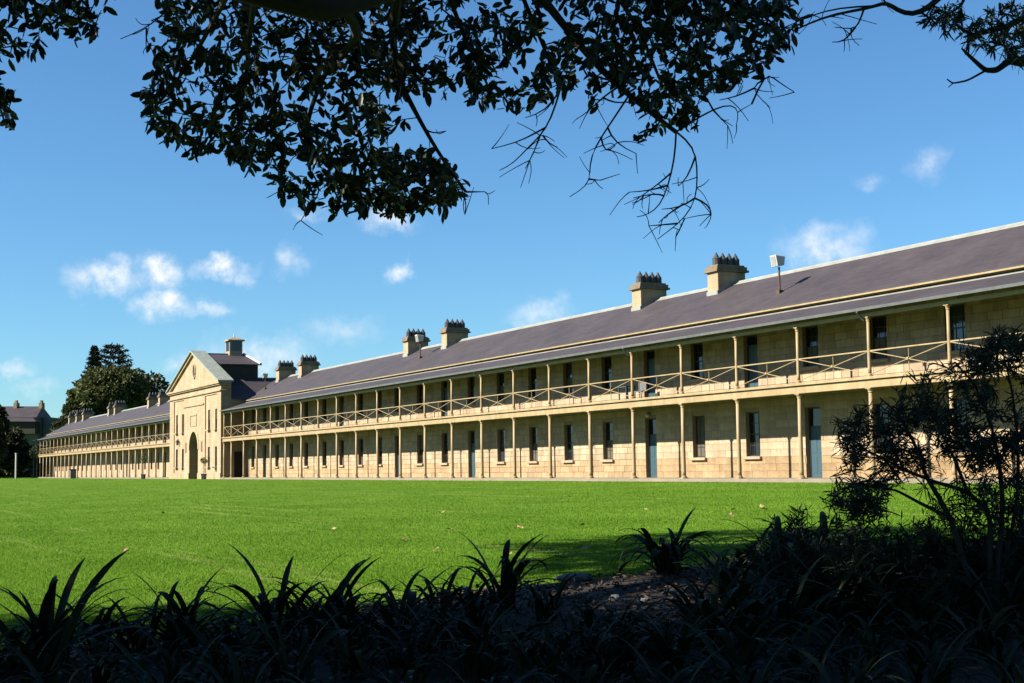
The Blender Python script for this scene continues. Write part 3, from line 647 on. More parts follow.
# --- lamps fixed to the building and small things round it
def lantern(x, y, z, s, label):
    t = empty('wall_lantern', (x, y, z), label, 'lantern', 'lanterns at the pavilion')
    b = MB().lathe([(.06*s, 0), (.2*s, .08*s), (.26*s, .5*s), (.2*s, .52*s)], (x, y-.35*s, z), 6); part('lantern_glass', b, 'edging', t)
    r = MB().lathe([(.32*s, .52*s), (.12*s, .75*s), (.04*s, .85*s)], (x, y-.35*s, z), 6).tube([(x, y, z+.3*s), (x, y-.2*s, z+.95*s), (x, y-.35*s, z+.85*s)], .03*s, 6); part('lantern_frame', r, 'black', t)
lantern(-14.8, PY+.09, 3.3, .7, 'iron lantern on the left recessed panel of the pavilion')
lantern(XC+.2, PY+.9, 3.4, .9, 'pale glass lantern hanging in the arched gateway')
for x, lb in ((-11.7, 'small bronze plaque left of the arched gateway'), (-5.4, 'small bronze plaque right of the arched gateway')):
    tag(link('wall_plaque', bevel(MB().box(-.22, .22, -.03, .0, -.5, .5).mesh('wall_plaque', 'ochre'), .008), None, (x, PY-.002, 3.0)), lb, 'plaque')
def floodlight(x, y, label, s=1.0):
    z = roofz(y); t = empty('floodlight', (x, y, z), label, 'floodlight', 'floodlights on the roof slope')
    part('pole', MB().tube([(x, y, z-.1), (x, y, z+1.15*s)], .045, 8), 'rust', t)
    part('pole_foot', MB().box(x-.12, x+.12, y-.12, y+.12, z-.1, z+.12), 'rust', t)
    hd = MB(); q = [(-.2, -.28), (.2, -.28), (.26, .28), (-.26, .28)]
    h = part('lamp_head', MB().prism([(y-.24, z+1.15*s), (y+.14, z+1.22*s), (y+.2, z+1.62*s), (y-.34, z+1.66*s)], x-.22, x+.22), 'white', t, bev=.02)
    part('lamp_glass', MB().prism([(y-.262, z+1.2*s), (y-.25, z+1.2*s), (y-.335, z+1.6*s), (y-.348, z+1.6*s)], x-.16, x+.16), 'zinc', h)
floodlight(80.25, 3.75, 'white box floodlight on a rusty pole, nearest on the slate roof')
floodlight(38.3, 4.3, 'small floodlight on a pole between the middle pair of chimneys')
floodlight(1.6, 4.0, 'small floodlight on a pole beside the chimney nearest the pavilion', .9)
# lamp over a lower door, lamp over an upper door
for (k, z, lb) in ((17, 3.02, 'little round lamp above the half lit blue ground floor door'), (17, 6.30, 'little round lamp above an upper balcony door')):
    x = op_lo[k][1]; t = empty('door_lamp', (x, WY, z), lb, 'lamp'); part('lamp_globe', MB().lathe([(.03, -.1), (.1, -.06), (.12, .02), (.06, .1)], (x, WY-.2, z), 10), 'white', t, True); part('bracket', MB().tube([(x, WY-.02, z+.06), (x, WY-.12, z+.14), (x, WY-.2, z+.09)], .02, 6), 'black', t)
def topiary(x, y, label, h=1.75, r=.36):
    z = gz(x, y); t = empty('potted_tree', (x, y, z), label, 'potted tree', 'potted trees in front of the building')
    p = MB().lathe([(.2, 0), (.22, .03), (.26, .42), (.3, .44), (.3, .52), (.26, .52)], (x, y, z), 4); part('planter', p, 'black', t)
    part('trunk', MB().tube([(x, y, z+.45), (x+.02, y, z+.9), (x, y, z+h-.1)], .028, 6), 'bark', t)
    n = 260; c_ = np.array([x, y, z+h]); d_ = unit(rng.normal(size=(n, 3))); P_ = c_+d_*np.array([r, r, r*.75])*rng.uniform(.4, 1.0, (n, 1))*(1+.25*np.sin(d_[:, :1]*7))
    V, Fc = leaf_arrays(P_, d_+rng.normal(size=(n, 3))*.7, rng.uniform(.08, .15, n), rng.uniform(.04, .08, n)); o = link('crown', npmesh('crown', V, Fc, 'topleaf', rng.random(n)), t, (0, 0, 0)); o['kind'] = 'stuff'
MT['topiary'] = None; MT['topleaf'] = mat('bright_leaf', (.09, .13, .03), .6, .4, 3, 0, trans=.2, rnd=.3, attr='tone')
topiary(-.6, -1.25, 'small round topped tree in a dark planter at the pavilion front')
topiary(-27.0, -1.25, 'small round topped tree in a pot before the far wing columns', 2.3, .6)
t = empty('litter_bin', (-74.4, -1.0, gz(0, -1)), 'small grey bin standing before the far wing columns', 'bin'); z = gz(0, -1)
part('bin_body', MB().box(-74.85, -73.95, -1.4, -.6, z, z+1.15), 'concrete', t, bev=.03); part('bin_lid', MB().box(-74.9, -73.9, -1.45, -.55, z+1.15, z+1.3), 'black', t, bev=.02)
# balcony furniture
def chair(x, y, a, label):
    z = 3.69; t = empty('balcony_chair', (x, y, z), label, 'chair'); R = Matrix.Rotation(a, 4, 'Z')
    def pt(name, mb, m):
        me = mb.mesh(name, m); me.transform(R); return link(name, me, t, (x, y, z))
    pt('seat', MB().box(-.22, .22, -.22, .22, .42, .46), 'edging'); pt('backrest', MB().box(-.22, .22, .2, .24, .5, .9), 'edging')
    for sx in (-1, 1):
        for sy in (-1, 1): pt('leg', MB().box(sx*.2-.02, sx*.2+.02, sy*.2-.02, sy*.2+.02, 0, .9 if sy > 0 else .42), 'edging')
chair(66.4, 1.2, 2.6, 'pale chair on the balcony near the middle of the wing'); chair(72.4, 1.3, .4, 'pale chair on the balcony before an open upper door')
t = empty('balcony_table', (71.5, 1.1, 3.69), 'dark small table beside the pale balcony chair', 'table'); part('table_top', MB().box(71.1, 71.9, .8, 1.4, 4.38, 4.42), 'door', t)
for x in (71.16, 71.84):
    for y in (.86, 1.34): part('leg', MB().box(x-.025, x+.025, y-.025, y+.025, 3.69, 4.38), 'door', t)

# ------------------------------------------------------------------ far background, left
def blob_crown(name, parent, blobs, n, m, ls=.5, flat=.75):
    Ps = []; Ds = []; tot = sum(b[3]**2 for b in blobs)
    for (x, y, z, r) in blobs:
        k = int(n*r*r/tot); d = unit(rng.normal(size=(k, 3))); wob = 1+.18*np.sin(d[:, :1]*5+x)*np.cos(d[:, 1:2]*6+y)+.12*np.sin(d[:, 2:]*9)
        rr = r*wob*rng.uniform(.55, 1.04, (k, 1))**.6
        Ps.append(np.array([x, y, z])+d*rr*np.array([1, 1, flat])); Ds.append(d+rng.normal(size=(k, 3))*.9)
    P_ = np.concatenate(Ps); D_ = np.concatenate(Ds); k = len(P_)
    V, Fc = leaf_arrays(P_, D_, rng.uniform(.6, 1.5, k)*ls, rng.uniform(.5, 1.0, k)*ls)
    o = link('crown', npmesh('crown', V, Fc, m, rng.random(k)), parent, (0, 0, 0)); o['kind'] = 'stuff'; return o
def far_tree(px_, ytop, f, wpx, label, m='farleaf', n=5000, hshare=.7, base_z=0, group='trees behind the far wing', nb=13, dome=False):
    top = atf(px_, ytop, f); g = atf(px_, 474, f); g[2] = base_z-.2; H = top[2]-g[2]; R_ = wpx/2*f/F_PX
    t = empty('broadleaf_tree', g, label, 'tree', group)
    tk = MB().tube([g, g+[.2, .1, H*.35], g+[0, .3, H*.7]], [.05*H*.5, .035*H*.5, .015*H*.5], 8); 
    for i in range(5):
        a = i*1.3; tk.tube([g+[0, 0, H*.3], g+[math.cos(a)*R_*.35, math.sin(a)*R_*.35, H*.5], g+[math.cos(a)*R_*.6, math.sin(a)*R_*.6, H*.62]], [.012*H, .009*H, .004*H], 6)
    part('trunk', tk, 'bark', t)
    bl = []; ch = H*hshare
    for i in range(nb):
        u = random.random(); zc = H-ch*.14-ch*.72*u; rad = R_*(.25+.75*math.sin(min(1, u*1.15+.12)*math.pi*.62))
        a = i*2.4+random.random(); rr = rad*.6*(random.random()**.5); r_ = max(R_*.28, rad*random.uniform(.38, .55)); 
        bl.append((g[0]+math.cos(a)*rr, g[1]+math.sin(a)*rr, g[2]+min(zc, H-r_*.75), r_))
    bl.append((g[0], g[1], g[2]+H-R_*.3, R_*.38))
    if dome:
        bl = [(g[0], g[1], g[2]+H-R_*.95, R_*.72)]
        for i in range(nb):
            th = math.acos(1-1.15*(i+.5)/nb); a = i*2.4; rr = R_*.72
            bl.append((g[0]+math.cos(a)*math.sin(th)*rr, g[1]+math.sin(a)*math.sin(th)*rr, g[2]+H-R_*1.0+math.cos(th)*rr*.98, R_*random.uniform(.24, .34)))
    blob_crown('crown', t, bl, n, m, .75)
    return t
far_tree(110, 364, 300, 80, 'broad sunlit fig crown rising behind the far wing', n=16000, nb=26, dome=True)
far_tree(72, 402, 296, 46, 'lower dark rounded tree at the left of the group behind the far wing', 'farleaf2', 5000)
far_tree(152, 374, 318, 54, 'dark evergreen tree just left of the pavilion gable', 'farleaf2', 5000)
far_tree(137, 371, 330, 50, 'dark tree behind the big fig, near the pavilion', 'farleaf2', 4500)
far_tree(86, 386, 322, 34, 'dark tree under the slender conifer', 'farleaf2', 4000)
far_tree(63, 418, 285, 34, 'small dark tree at the roof end of the far wing', 'farleaf2', 3500)
def conifer(px_, ytop, f, wpx, label, flat_top=False):
    top = atf(px_, ytop, f); g = atf(px_, 474, f); g[2] = -.2; H = top[2]-g[2]; R_ = wpx/2*f/F_PX
    t = empty('conifer_tree', g, label, 'tree', 'conifers behind the far wing'); part('trunk', MB().tube([g, g+[0, 0, H]], [.45, .06], 8), 'bark', t)
    Ps = []; Ds = []; br = MB(); nt_ = 17
    for i in range(nt_):
        u = i/(nt_-1); z_ = H*(.35+.63*u); r_ = R_*((1-u)**.75*.95+.05) if not flat_top else R_*(.55+.45*math.sin(u*3.0))*(1-.55*u**3)
        for k in range(6):
            a = k*math.pi/3+i*.5+random.uniform(-.15, .15); rr = r_*random.uniform(.8, 1.1); d = np.array([math.cos(a), math.sin(a), 0])
            e = g+[0, 0, z_]+d*rr+[0, 0, rr*.18]; br.tube([g+[0, 0, z_], g+[0, 0, z_-.1]+d*rr*.5, e], [.08, .06, .03], 4)
            for s in np.linspace(.25, 1.05, 16):
                p = g+[0, 0, z_]+d*rr*s+[0, 0, rr*.18*s*s-.1]
                for q in range(4): Ps.append(p+rng.normal(size=3)*.12); Ds.append(d*.6+rng.normal(size=3)*.55+[0, 0, .35])
    part('branches', br, 'bark', t)
    Ps = np.array(Ps); Ds = np.array(Ds); k = len(Ps); V, Fc = leaf_arrays(Ps, Ds, rng.uniform(.5, 1.0, k), rng.uniform(.16, .3, k), .2, .1)
    o = link('crown', npmesh('crown', V, Fc, 'pine', rng.random(k)), t, (0, 0, 0)); o['kind'] = 'stuff'
conifer(93, 346, 312, 34, 'slender tiered conifer, left of the two standing over the fig')
conifer(112, 345, 320, 60, 'broader flat topped conifer, right of the two standing over the fig', True)
# rising ground beyond the parade ground
hv = []; hf_ = []
hc = atf(16, 474, 330)
for i in range(9):
    for j in range(25):
        r_ = i/8; a = j/24*2*math.pi; p = hc+np.array([math.cos(a)*70*r_, math.sin(a)*45*r_, 0]); hv.append((p[0]-30, p[1], -.3+9.5*(math.cos(r_*math.pi)*.5+.5)))
for i in range(8):
    for j in range(24): hf_.append((i*25+j, (i+1)*25+j, (i+1)*25+j+1, i*25+j+1))
me = bpy.data.meshes.new('hill'); me.from_pydata(hv, [], hf_); me.materials.append(MT['grass']); me.update(); struct(link('hill', me))
# house on the rise: axes along the view so that its roof slope shows
hb = atf(12, 474, 318); hb[2] = 2.5; px_m = 318/F_PX
t = empty('hillside_house', hb, 'grey roofed house with chimneys on the rise at far left', 'house')
def hpt(px_, y, d): p = atf(px_, y, 318); return p+FW*d
def hbox(x0, x1, yt, yb, d0, d1):
    a = [hpt(x0, yb, d0), hpt(x1, yb, d0), hpt(x1, yb, d0)+FW*(d1-d0), hpt(x0, yb, d0)+FW*(d1-d0)]; zt = atf(x0, yt, 318)[2]; n = MB(); zb = min(p[2] for p in a)
    n.v = [(p[0], p[1], zb) for p in a]+[(p[0], p[1], zt) for p in a]; n.f = [(0, 3, 2, 1), (4, 5, 6, 7), (0, 1, 5, 4), (1, 2, 6, 5), (2, 3, 7, 6), (3, 0, 4, 7)]; return n
part('wall', hbox(-14, 37, 417, 470, 0, 9), 'housewall', t)
def hroof(x0, x1, x0t, x1t, ye, yr, d0, d1):
    n = MB(); e = [hpt(x0, ye, d0), hpt(x1, ye, d0)]; r = [hpt(x0t, yr, (d0+d1)/2), hpt(x1t, yr, (d0+d1)/2)]; b = [e[0]+FW*(d1-d0), e[1]+FW*(d1-d0)]
    n.quad(e[0], e[1], r[1], r[0]); n.quad(b[1], b[0], r[0], r[1]); n.quad(e[1], b[1], r[1]); n.quad(b[0], e[0], r[0]); return n
part('roof', hroof(-18, 38, -14, 36, 417.5, 405.5, -1, 10), 'slate', t); part('porch_roof', hroof(-16, 42, -14, 36, 422, 418, -4, 0), 'slate', t)
part('porch_wall', hbox(-14, 40, 422, 434, -3.4, -.1), 'soffit', t)
for x in (9.5, 35): c = part('chimney', hbox(x-1.6, x+1.6, 402, 409, 3.5, 5.5), 'stone', t); part('chimney_pot', hbox(x-.9, x+.9, 399.5, 402, 4, 5), 'stone', c)
for x in (2, 14, 26):
    wdo = part('window', hbox(x-2, x+2, 440, 452, -.12, -.02), 'frame', t); part('pane', hbox(x-1.6, x+1.6, 440.6, 451.4, -.17, -.13), 'glass', wdo)
part('rear_wing', hbox(38, 46, 417, 470, 3, 9), 'housewall', t)
far_tree(-3, 409, 236, 26, 'dark bushy tree at the left edge of the lawn', 'farleaf2', 5500, .92, gz(0, -10), 'trees at the left end of the lawn')
far_tree(14, 431, 240, 26, 'dark bushy tree beside the white post at the lawn end', 'farleaf2', 4500, .92, 0, 'trees at the left end of the lawn')
far_tree(37, 446, 300, 26, 'low dark bush behind the end columns of the far wing', 'farleaf2', 3500, .95, 0, 'trees at the left end of the lawn')
far_tree(-14, 405, 232, 34, 'dark bushy tree cut by the left edge of the picture', 'farleaf2', 4500, .92, 0, 'trees at the left end of the lawn')
for i, (x, f) in enumerate(((2, 262), (18, 268), (30, 274), (47, 300))):
    far_tree(x, 452, f, 30, ('low dark hedge bush filling the gap under the lawn end trees', 'low dark hedge bush behind the white post', 'low dark hedge bush beside the last column', 'low dark bush seen through the end veranda')[i], 'farleaf2', 2500, .97, 0, 'trees at the left end of the lawn')
pp = atf(15.8, 474, 222); tag(link('white_post', MB().tube([(0, 0, -.2), (0, 0, 3.9)], .13, 8).tube([(0, 0, 3.9), (0, 0, 4.05)], .18, 8).mesh('white_post', 'white'), None, (pp[0], pp[1], gz(pp[0], pp[1]))), 'white post standing before the dark trees at the lawn end', 'post')

# ------------------------------------------------------------------ foreground: fig tree over the camera
def wpt(x, y, f): return atf(x, y, f)
TR = lf(-9, 3.5); TR[2] = gz(TR[0], TR[1])
FIG = empty('fig_tree', TR, 'huge fig tree whose dark leafy limbs hang over the top of the view', 'tree')
wood = MB(); G = TR[2]
def L3(l, f, h): p = lf(l, f); p[2] = G+h; return p
wood.tube([L3(-9, 3.5, -.2), L3(-9, 3.5, .6), L3(-8.9, 3.6, 2), L3(-8.6, 3.8, 3.6), L3(-8.4, 4, 5)], [1.35, .95, .8, .75, .6], 14); part('trunk', wood, 'bark', FIG)
limb = [L3(-8.6, 3.8, 3.2), L3(-6, 6, 4.6), wpt(150, -130, 8.3), wpt(240, -36, 9), wpt(320, -12, 9.5), wpt(400, -34, 10.2), wpt(480, -80, 11), wpt(560, -140, 12), wpt(640, -170, 13)]
part('limb', MB().tube(limb, [.42, .36, .28, .25, .24, .23, .19, .14, .08], 12), 'bark', FIG, True)
BL = [(-7, 3, 8.2, 5.0), (-12, 4, 8.2, 4.6), (-4, 6.5, 9.2, 3.8), (-8, 10.2, 9.8, 3.4), (-3, 1, 10, 4.6), (-1.5, 9.5, 9.4, 3.2), (-14, 0, 7.6, 4.6), (-13.2, 7.2, 7.2, 3.2), (-9.2, 13.6, 9.2, 2.7), (-10.8, 16.2, 10.4, 2.7), (-5.5, 12.8, 10.6, 2.6), (3, 4, 10, 4)]
for (l, f, h, r) in BL:
    q = L3(l, f, h); s = L3(-8.4, 4, 4.6); mid = (q+s)/2+np.array([0, 0, -.6]); part('limb', MB().tube([s, mid, q], [.38, .24, .08], 8), 'bark', FIG, True)
# skeleton of the branches in view
nodes = []; rads = []
def branch(pts, r0, r1, name='branch', sides=6):
    P_ = [wpt(*p) if len(p) == 3 and not isinstance(p, np.ndarray) else p for p in pts]
    Q = []
    for a, b in zip(P_, P_[1:]):
        k = max(2, int(np.linalg.norm(b-a)/.12))
        for i in range(k): Q.append(a+(b-a)*i/k)
    Q.append(P_[-1]); Q = np.array(Q); 
    for it in range(3 if name == 'twig' else 5): Q[1:-1] = .25*Q[:-2]+.5*Q[1:-1]+.25*Q[2:]
    n_ = len(Q); R_ = list(np.linspace(r0, r1, n_)); 
    for q, r in zip(Q, R_): nodes.append(q); rads.append(r)
    return part(name, MB().tube(list(Q), R_, sides), 'twig', FIG)
branch([(330, -15, 9.48), (358, 30, 11), (350, 47, 11.8), (326, 70, 12.6), (317, 92, 13), (300, 135, 13.2), (310, 170, 13.3)], .055, .018)
branch([(400, -30, 10.2), (392, 40, 12), (402, 88, 13), (412, 105, 13), (430, 140, 13), (455, 178, 13), (466, 192, 13)], .05, .015)
branch([(480, -75, 11), (544, 0, 12.2), (570, 33, 12.8), (600, 70, 13), (648, 111, 13.2), (676, 132, 13.2)], .06, .022)
branch([(560, -140, 12), (640, -20, 13), (720, 30, 13.5), (775, 48, 13.6)], .05, .015)
branch([(540, -120, 12), (600, -30, 13), (640, 30, 13.4), (660, 80, 13.5)], .04, .015)
branch([(240, -36, 9), (222, 5, 11.6), (195, 55, 12.7), (165, 98, 13), (150, 112, 13)], .05, .012)
branch([(260, -36, 9.2), (250, 30, 11.8), (245, 90, 12.8), (235, 140, 13)], .04, .012)
branch([(440, -60, 10.6), (450, 0, 12.2), (470, 50, 13), (490, 90, 13.2)], .04, .012)
branch([(480, -80, 11), (520, -10, 12.4), (545, 50, 13), (560, 90, 13.2)], .04, .012)
# bare hanging twigs
z2 = lambda x, y: (440+x/2.695, y/2.695, 13.2+random.uniform(-.1, .1)); z1 = lambda x, y: (100+x/2.56, y/2.56, 13+random.uniform(-.1, .1)); z3 = lambda x, y: (780+x/3.414, y/3.414, 12.5)
TW = [(z2, [(322, 275), (300, 330), (270, 375), (235, 400), (200, 440), (160, 458)]), (z2, [(270, 375), (255, 415), (230, 455)]), (z2, [(300, 345), (250, 360), (210, 390), (140, 408)]), (z2, [(275, 370), (290, 390), (315, 400)]), (z2, [(320, 240), (290, 300), (230, 318)]),
      (z2, [(495, 255), (470, 320), (430, 375), (402, 430), (402, 470), (408, 495), (350, 528)]), (z2, [(408, 495), (432, 483)]), (z2, [(465, 340), (465, 395), (530, 410)]), (z2, [(425, 385), (440, 430), (470, 400)]), (z2, [(480, 200), (440, 250), (400, 300), (372, 320)]), (z2, [(440, 250), (470, 290), (500, 280), (530, 270)]),
      (z2, [(625, 350), (635, 430), (610, 510), (600, 550), (560, 580), (530, 585)]), (z2, [(615, 490), (570, 510), (510, 520)]), (z2, [(625, 470), (590, 500), (540, 530)]), (z2, [(605, 540), (580, 520), (520, 535)]),
      (z2, [(620, 330), (670, 385), (690, 425), (690, 480), (692, 540), (660, 590), (620, 620), (588, 642)]), (z2, [(692, 540), (725, 555), (735, 580), (722, 600)]), (z2, [(640, 600), (565, 605)]), (z2, [(690, 430), (670, 480), (640, 505)]), (z2, [(660, 560), (610, 575), (590, 600)]), (z2, [(690, 540), (650, 560), (600, 560)]), (z2, [(650, 590), (640, 630), (635, 640)]),
      (z2, [(690, 300), (740, 290), (790, 280), (808, 300), (800, 335)]), (z2, [(740, 300), (780, 330)]), (z2, [(720, 290), (715, 260), (700, 240)]), (z2, [(880, 150), (880, 185), (890, 215), (940, 230), (960, 242)]), (z2, [(815, 170), (825, 235), (875, 262)]), (z2, [(820, 235), (800, 260), (750, 275)]),
      (z1, [(590, 440), (570, 485), (540, 520), (515, 565)]), (z1, [(585, 460), (600, 520), (640, 517)]), (z1, [(905, 440), (945, 500), (935, 555)]), (z1, [(945, 500), (985, 490)]), (z1, [(240, -60), (195, 0), (150, 50), (120, 85), (60, 108)]), (z1, [(120, 85), (112, 115)]), (z1, [(150, 50), (125, 45)]), (z1, [(810, 350), (850, 345), (885, 335)]),
      (z3, [(240, -420), (480, -260), (620, -120), (550, 0), (470, 55), (430, 50), (375, 5), (350, 15), (300, 35), (180, 50), (60, 95)]), (z3, [(295, 40), (270, 85), (250, 110), (180, 100)]), (z3, [(250, 115), (225, 145), (180, 140)]), (z3, [(330, 25), (200, 20), (100, 60), (40, 80)]), (z3, [(240, 45), (160, 70), (120, 60)]), (z3, [(350, 15), (355, -20), (340, -60)])]
for fn, pts in TW:
    big = fn is z3 and len(pts) > 8
    P_ = [wpt(*fn(*p)) for p in pts]
    NVt = np.array(nodes); j = int(((NVt-P_[0])**2).sum(1).argmin())
    if not big and np.linalg.norm(NVt[j]-P_[0]) < .5: P_ = [NVt[j]] + P_[1:]
    for q in range(1, len(P_)): P_[q] = P_[q] + FW*random.uniform(-.12, .12)
    n0 = len(nodes); branch(P_, .05 if big else .0105, .008 if big else .004, 'twig', 5); new = nodes[n0:]
    for q in range(0 if big else random.randint(2, 4)):
        a = new[random.randrange(len(new)//3, len(new))]; d = unit(rng.normal(size=3)+np.array([0, 0, -.5])); l = random.uniform(.10, .28)
        branch([a, a+d*l*.5, a+d*l+rng.normal(size=3)*.05], .0055, .003, 'twig', 4)
NB = len(nodes)
POLY_A = [(172, -60), (160, 35), (150, 72), (138, 108), (152, 140), (198, 153), (232, 158), (252, 184), (300, 200), (345, 206), (398, 219), (440, 211), (466, 192), (452, 166), (428, 152), (402, 143), (394, 120), (400, 90), (420, 40), (430, -60)]
POLY_B = [(400, -60), (395, 40), (400, 88), (440, 92), (478, 100), (520, 113), (556, 96), (590, 98), (612, 90), (640, 104), (690, 110), (722, 92), (748, 68), (775, 58), (788, 55), (798, 20), (802, -60)]
POLY_C = [(632, 112), (640, 143), (658, 140), (668, 118), (700, 130), (708, 128), (705, 112), (660, 100)]
POLY_D = [(-40, -60), (-40, 50), (10, 55), (60, 48), (92, 38), (112, 10), (112, -60)]
POLY_E = [(-40, 66), (-5, 70), (14, 82), (11, 102), (12, 120), (-40, 128)]
clusters = []
def sow(poly, n, f0, sp): 
    for (x, y) in poly_pts(poly, n): clusters.append((wpt(x, y, f0+random.gauss(0, sp)), y))
sow(POLY_A, 640, 12.9, .6); sow([(300, 150), (345, 200), (398, 214), (440, 206), (460, 190), (440, 165), (380, 150)], 90, 13, .4); sow(POLY_B, 560, 13.2, .6); sow([(600, -60), (600, 90), (690, 112), (750, 72), (790, 50), (800, -60)], 130, 13.4, .5); sow(POLY_C, 16, 13.2, .15)
branch([L3(-6, 6, 5.2), (-60, -160, 11), (-20, -40, 12.6), (30, 5, 13), (80, 20, 13)], .07, .015); branch([(-60, -160, 11), (-60, 40, 12.6), (-20, 90, 13), (0, 98, 13)], .05, .012)
sow(POLY_D, 130, 13, .4); sow(POLY_E, 30, 13, .25)
# grow twigs from the nearest wood to each leaf cluster
NV = np.array(nodes); tw = MB(); Pl = []; Dl = []; Yl = []
order = sorted(range(len(clusters)), key=lambda i: float(((NV-clusters[i][0])**2).sum(1).min()))
extra = []
for i in order:
    c, ypx = clusters[i]
    d2 = ((NV-c)**2).sum(1); j = int(d2.argmin()); a = NV[j]; v = c-a; Ld = np.linalg.norm(v)
    if Ld > .02:
        mid = a+v*.5+np.array([0, 0, .07*Ld])+rng.normal(size=3)*.04*Ld; tw.tube([a, mid, c], [min(.009, .004+.006*Ld), .005, .003], 4, False)
        NV = np.concatenate([NV, [a+v*.33, mid, c]])
    td = unit(v+np.array([0, 0, -.35*Ld])+rng.normal(size=3)*.05)
    for k in range(random.randint(5, 8)):
        Pl.append(c-td*random.uniform(-.02, .17)+rng.normal(size=3)*.02); Dl.append(td*.55+unit(rng.normal(size=3))*.85+np.array([0, 0, -.25])); Yl.append(ypx)
o = part('twigs', tw, 'twig', FIG); o['kind'] = 'stuff'
Pl = np.array(Pl); Dl = unit(np.array(Dl)); Yl = np.array(Yl); n = len(Pl)
# the 300 leaves of the lower fringe singly, the rest joined
single = np.zeros(n, bool); cand = np.argsort(-Yl)[:700]; single[rng.permutation(cand)[:300]] = True
ln = rng.uniform(.09, .15, n); wn = ln*rng.uniform(.38, .48, n)
V, Fc = leaf_round(Pl[~single], Dl[~single], ln[~single], wn[~single]); o = link('foliage', npmesh('foliage', V, Fc, 'leaf', rng.random((~single).sum())), FIG, (0, 0, 0)); o['kind'] = 'stuff'
lm_ = bpy.data.meshes.new('leaf'); lm_.from_pydata([(0, 0, 0), (.135, .2, .05), (.21, .5, .05), (.15, .8, -.01), (0, 1, -.1), (-.15, .8, -.01), (-.21, .5, .05), (-.135, .2, .05)], [], [(0, 1, 2, 3, 4), (0, 4, 5, 6, 7)]); lm_.materials.append(MT['leafo'])
for i in np.nonzero(single)[0]:
    o = link('leaf', lm_, FIG, Pl[i]); q = Vector(Dl[i]).to_track_quat('Y', 'Z'); o.rotation_mode = 'QUATERNION'; o.rotation_quaternion = q; o.scale = (ln[i]*1.1, ln[i], ln[i])
# the crown overhead and to the left that throws the shade
Ps = []; Ds = []
for (l, f, h, r) in BL:
    k = int(470*r*r); d = unit(rng.normal(size=(k, 3))); c_ = L3(l, f, h)
    rr = r*(1+.15*np.sin(d[:, :1]*5+l)*np.cos(d[:, 1:2]*5))*rng.uniform(.3, 1.0, (k, 1))**.5
    Ps.append(c_+d*rr*np.array([1, 1, .7])); Ds.append(d*.5+rng.normal(size=(k, 3))*.7+[0, 0, -.2])
Ps = np.concatenate(Ps); Ds = np.concatenate(Ds); k = len(Ps)
V, Fc = leaf_arrays(Ps, Ds, rng.uniform(.18, .30, k), rng.uniform(.10, .16, k)); o = link('crown', npmesh('crown', V, Fc, 'leaf', rng.random(k)), FIG, (0, 0, 0)); o['kind'] = 'stuff'

# slender tree on the right, narrow leaves in the top corner
q = lf(8.6, 12.5); q[2] = gz(q[0], q[1])
ST = empty('slender_tree', q, 'slender narrow leaved branch reaching in at the top right corner', 'tree')
part('trunk', MB().tube([q+[0, 0, -.2], q+[.1, .1, 2], q+[-.1, .2, 4.5], q+[0, 0, 7]], [.2, .16, .12, .05], 8), 'bark', ST)
nodes2 = []
def br2(pts, r0, r1):
    Q = []
    P_ = [p if isinstance(p, np.ndarray) else wpt(*p) for p in pts]
    for a, b in zip(P_, P_[1:]):
        for i in range(8): Q.append(a+(b-a)*i/8)
    Q.append(P_[-1]); Q = np.array(Q)
    for it in range(4): Q[1:-1] = .25*Q[:-2]+.5*Q[1:-1]+.25*Q[2:]
    nodes2.extend(Q); part('branch', MB().tube(list(Q), list(np.linspace(r0, r1, len(Q))), 6), 'twig', ST)
z3 = lambda x, y: (780+x/3.414, y/3.414, 12.5)
br2([q+[-.1, .2, 4.4], (1150, 40, 12.5), z3(833, 215), z3(785, 205), z3(740, 240), z3(700, 240), z3(640, 185), z3(620, 165)], .06, .008)
br2([z3(700, 242), z3(640, 275), z3(590, 285), z3(570, 270)], .012, .006); br2([z3(590, 285), z3(575, 298)], .006, .004)
br2([q+[-.1, .2, 4.9], (1150, -60, 12.5), z3(900, 20), z3(780, 90), z3(700, 110), z3(650, 120), z3(600, 80)], .05, .008); br2([z3(780, 90), z3(760, 150), z3(790, 200)], .015, .008); br2([(1060, -80, 12.5), z3(640, -40), z3(620, 20), z3(540, 70)], .03, .006)
Pn = []; Dn = []; tw = MB(); NV = np.array(nodes2)
for poly, cnt in (([(480, 60), (520, 20), (640, 10), (640, 70), (540, 125), (500, 110)], 26), ([(620, 110), (680, 60), (740, 20), (860, 10), (860, 215), (760, 205), (690, 160), (630, 150)], 72)):
    for (x, y) in poly_pts(poly, cnt):
        c = wpt(780+x/3.414, y/3.414, 12.5+random.gauss(0, .3)); j = int(((NV-c)**2).sum(1).argmin()); a = NV[j]; tw.tube([a, (a+c)/2+[0, 0, .03], c], [.005, .004, .002], 4, False); td = unit(c-a+rng.normal(size=3)*.03)
        for k in range(9): Pn.append(c-td*random.uniform(0, .12)); Dn.append(td*.8+rng.normal(size=3)*.45+[0, 0, -.2])
o = part('twigs', tw, 'twig', ST); o['kind'] = 'stuff'
n = len(Pn); V, Fc = leaf_arrays(np.array(Pn), np.array(Dn), rng.uniform(.08, .14, n), rng.uniform(.014, .024, n)); o = link('foliage', npmesh('foliage', V, Fc, 'thinleaf', rng.random(n)), ST, (0, 0, 0)); o['kind'] = 'stuff'

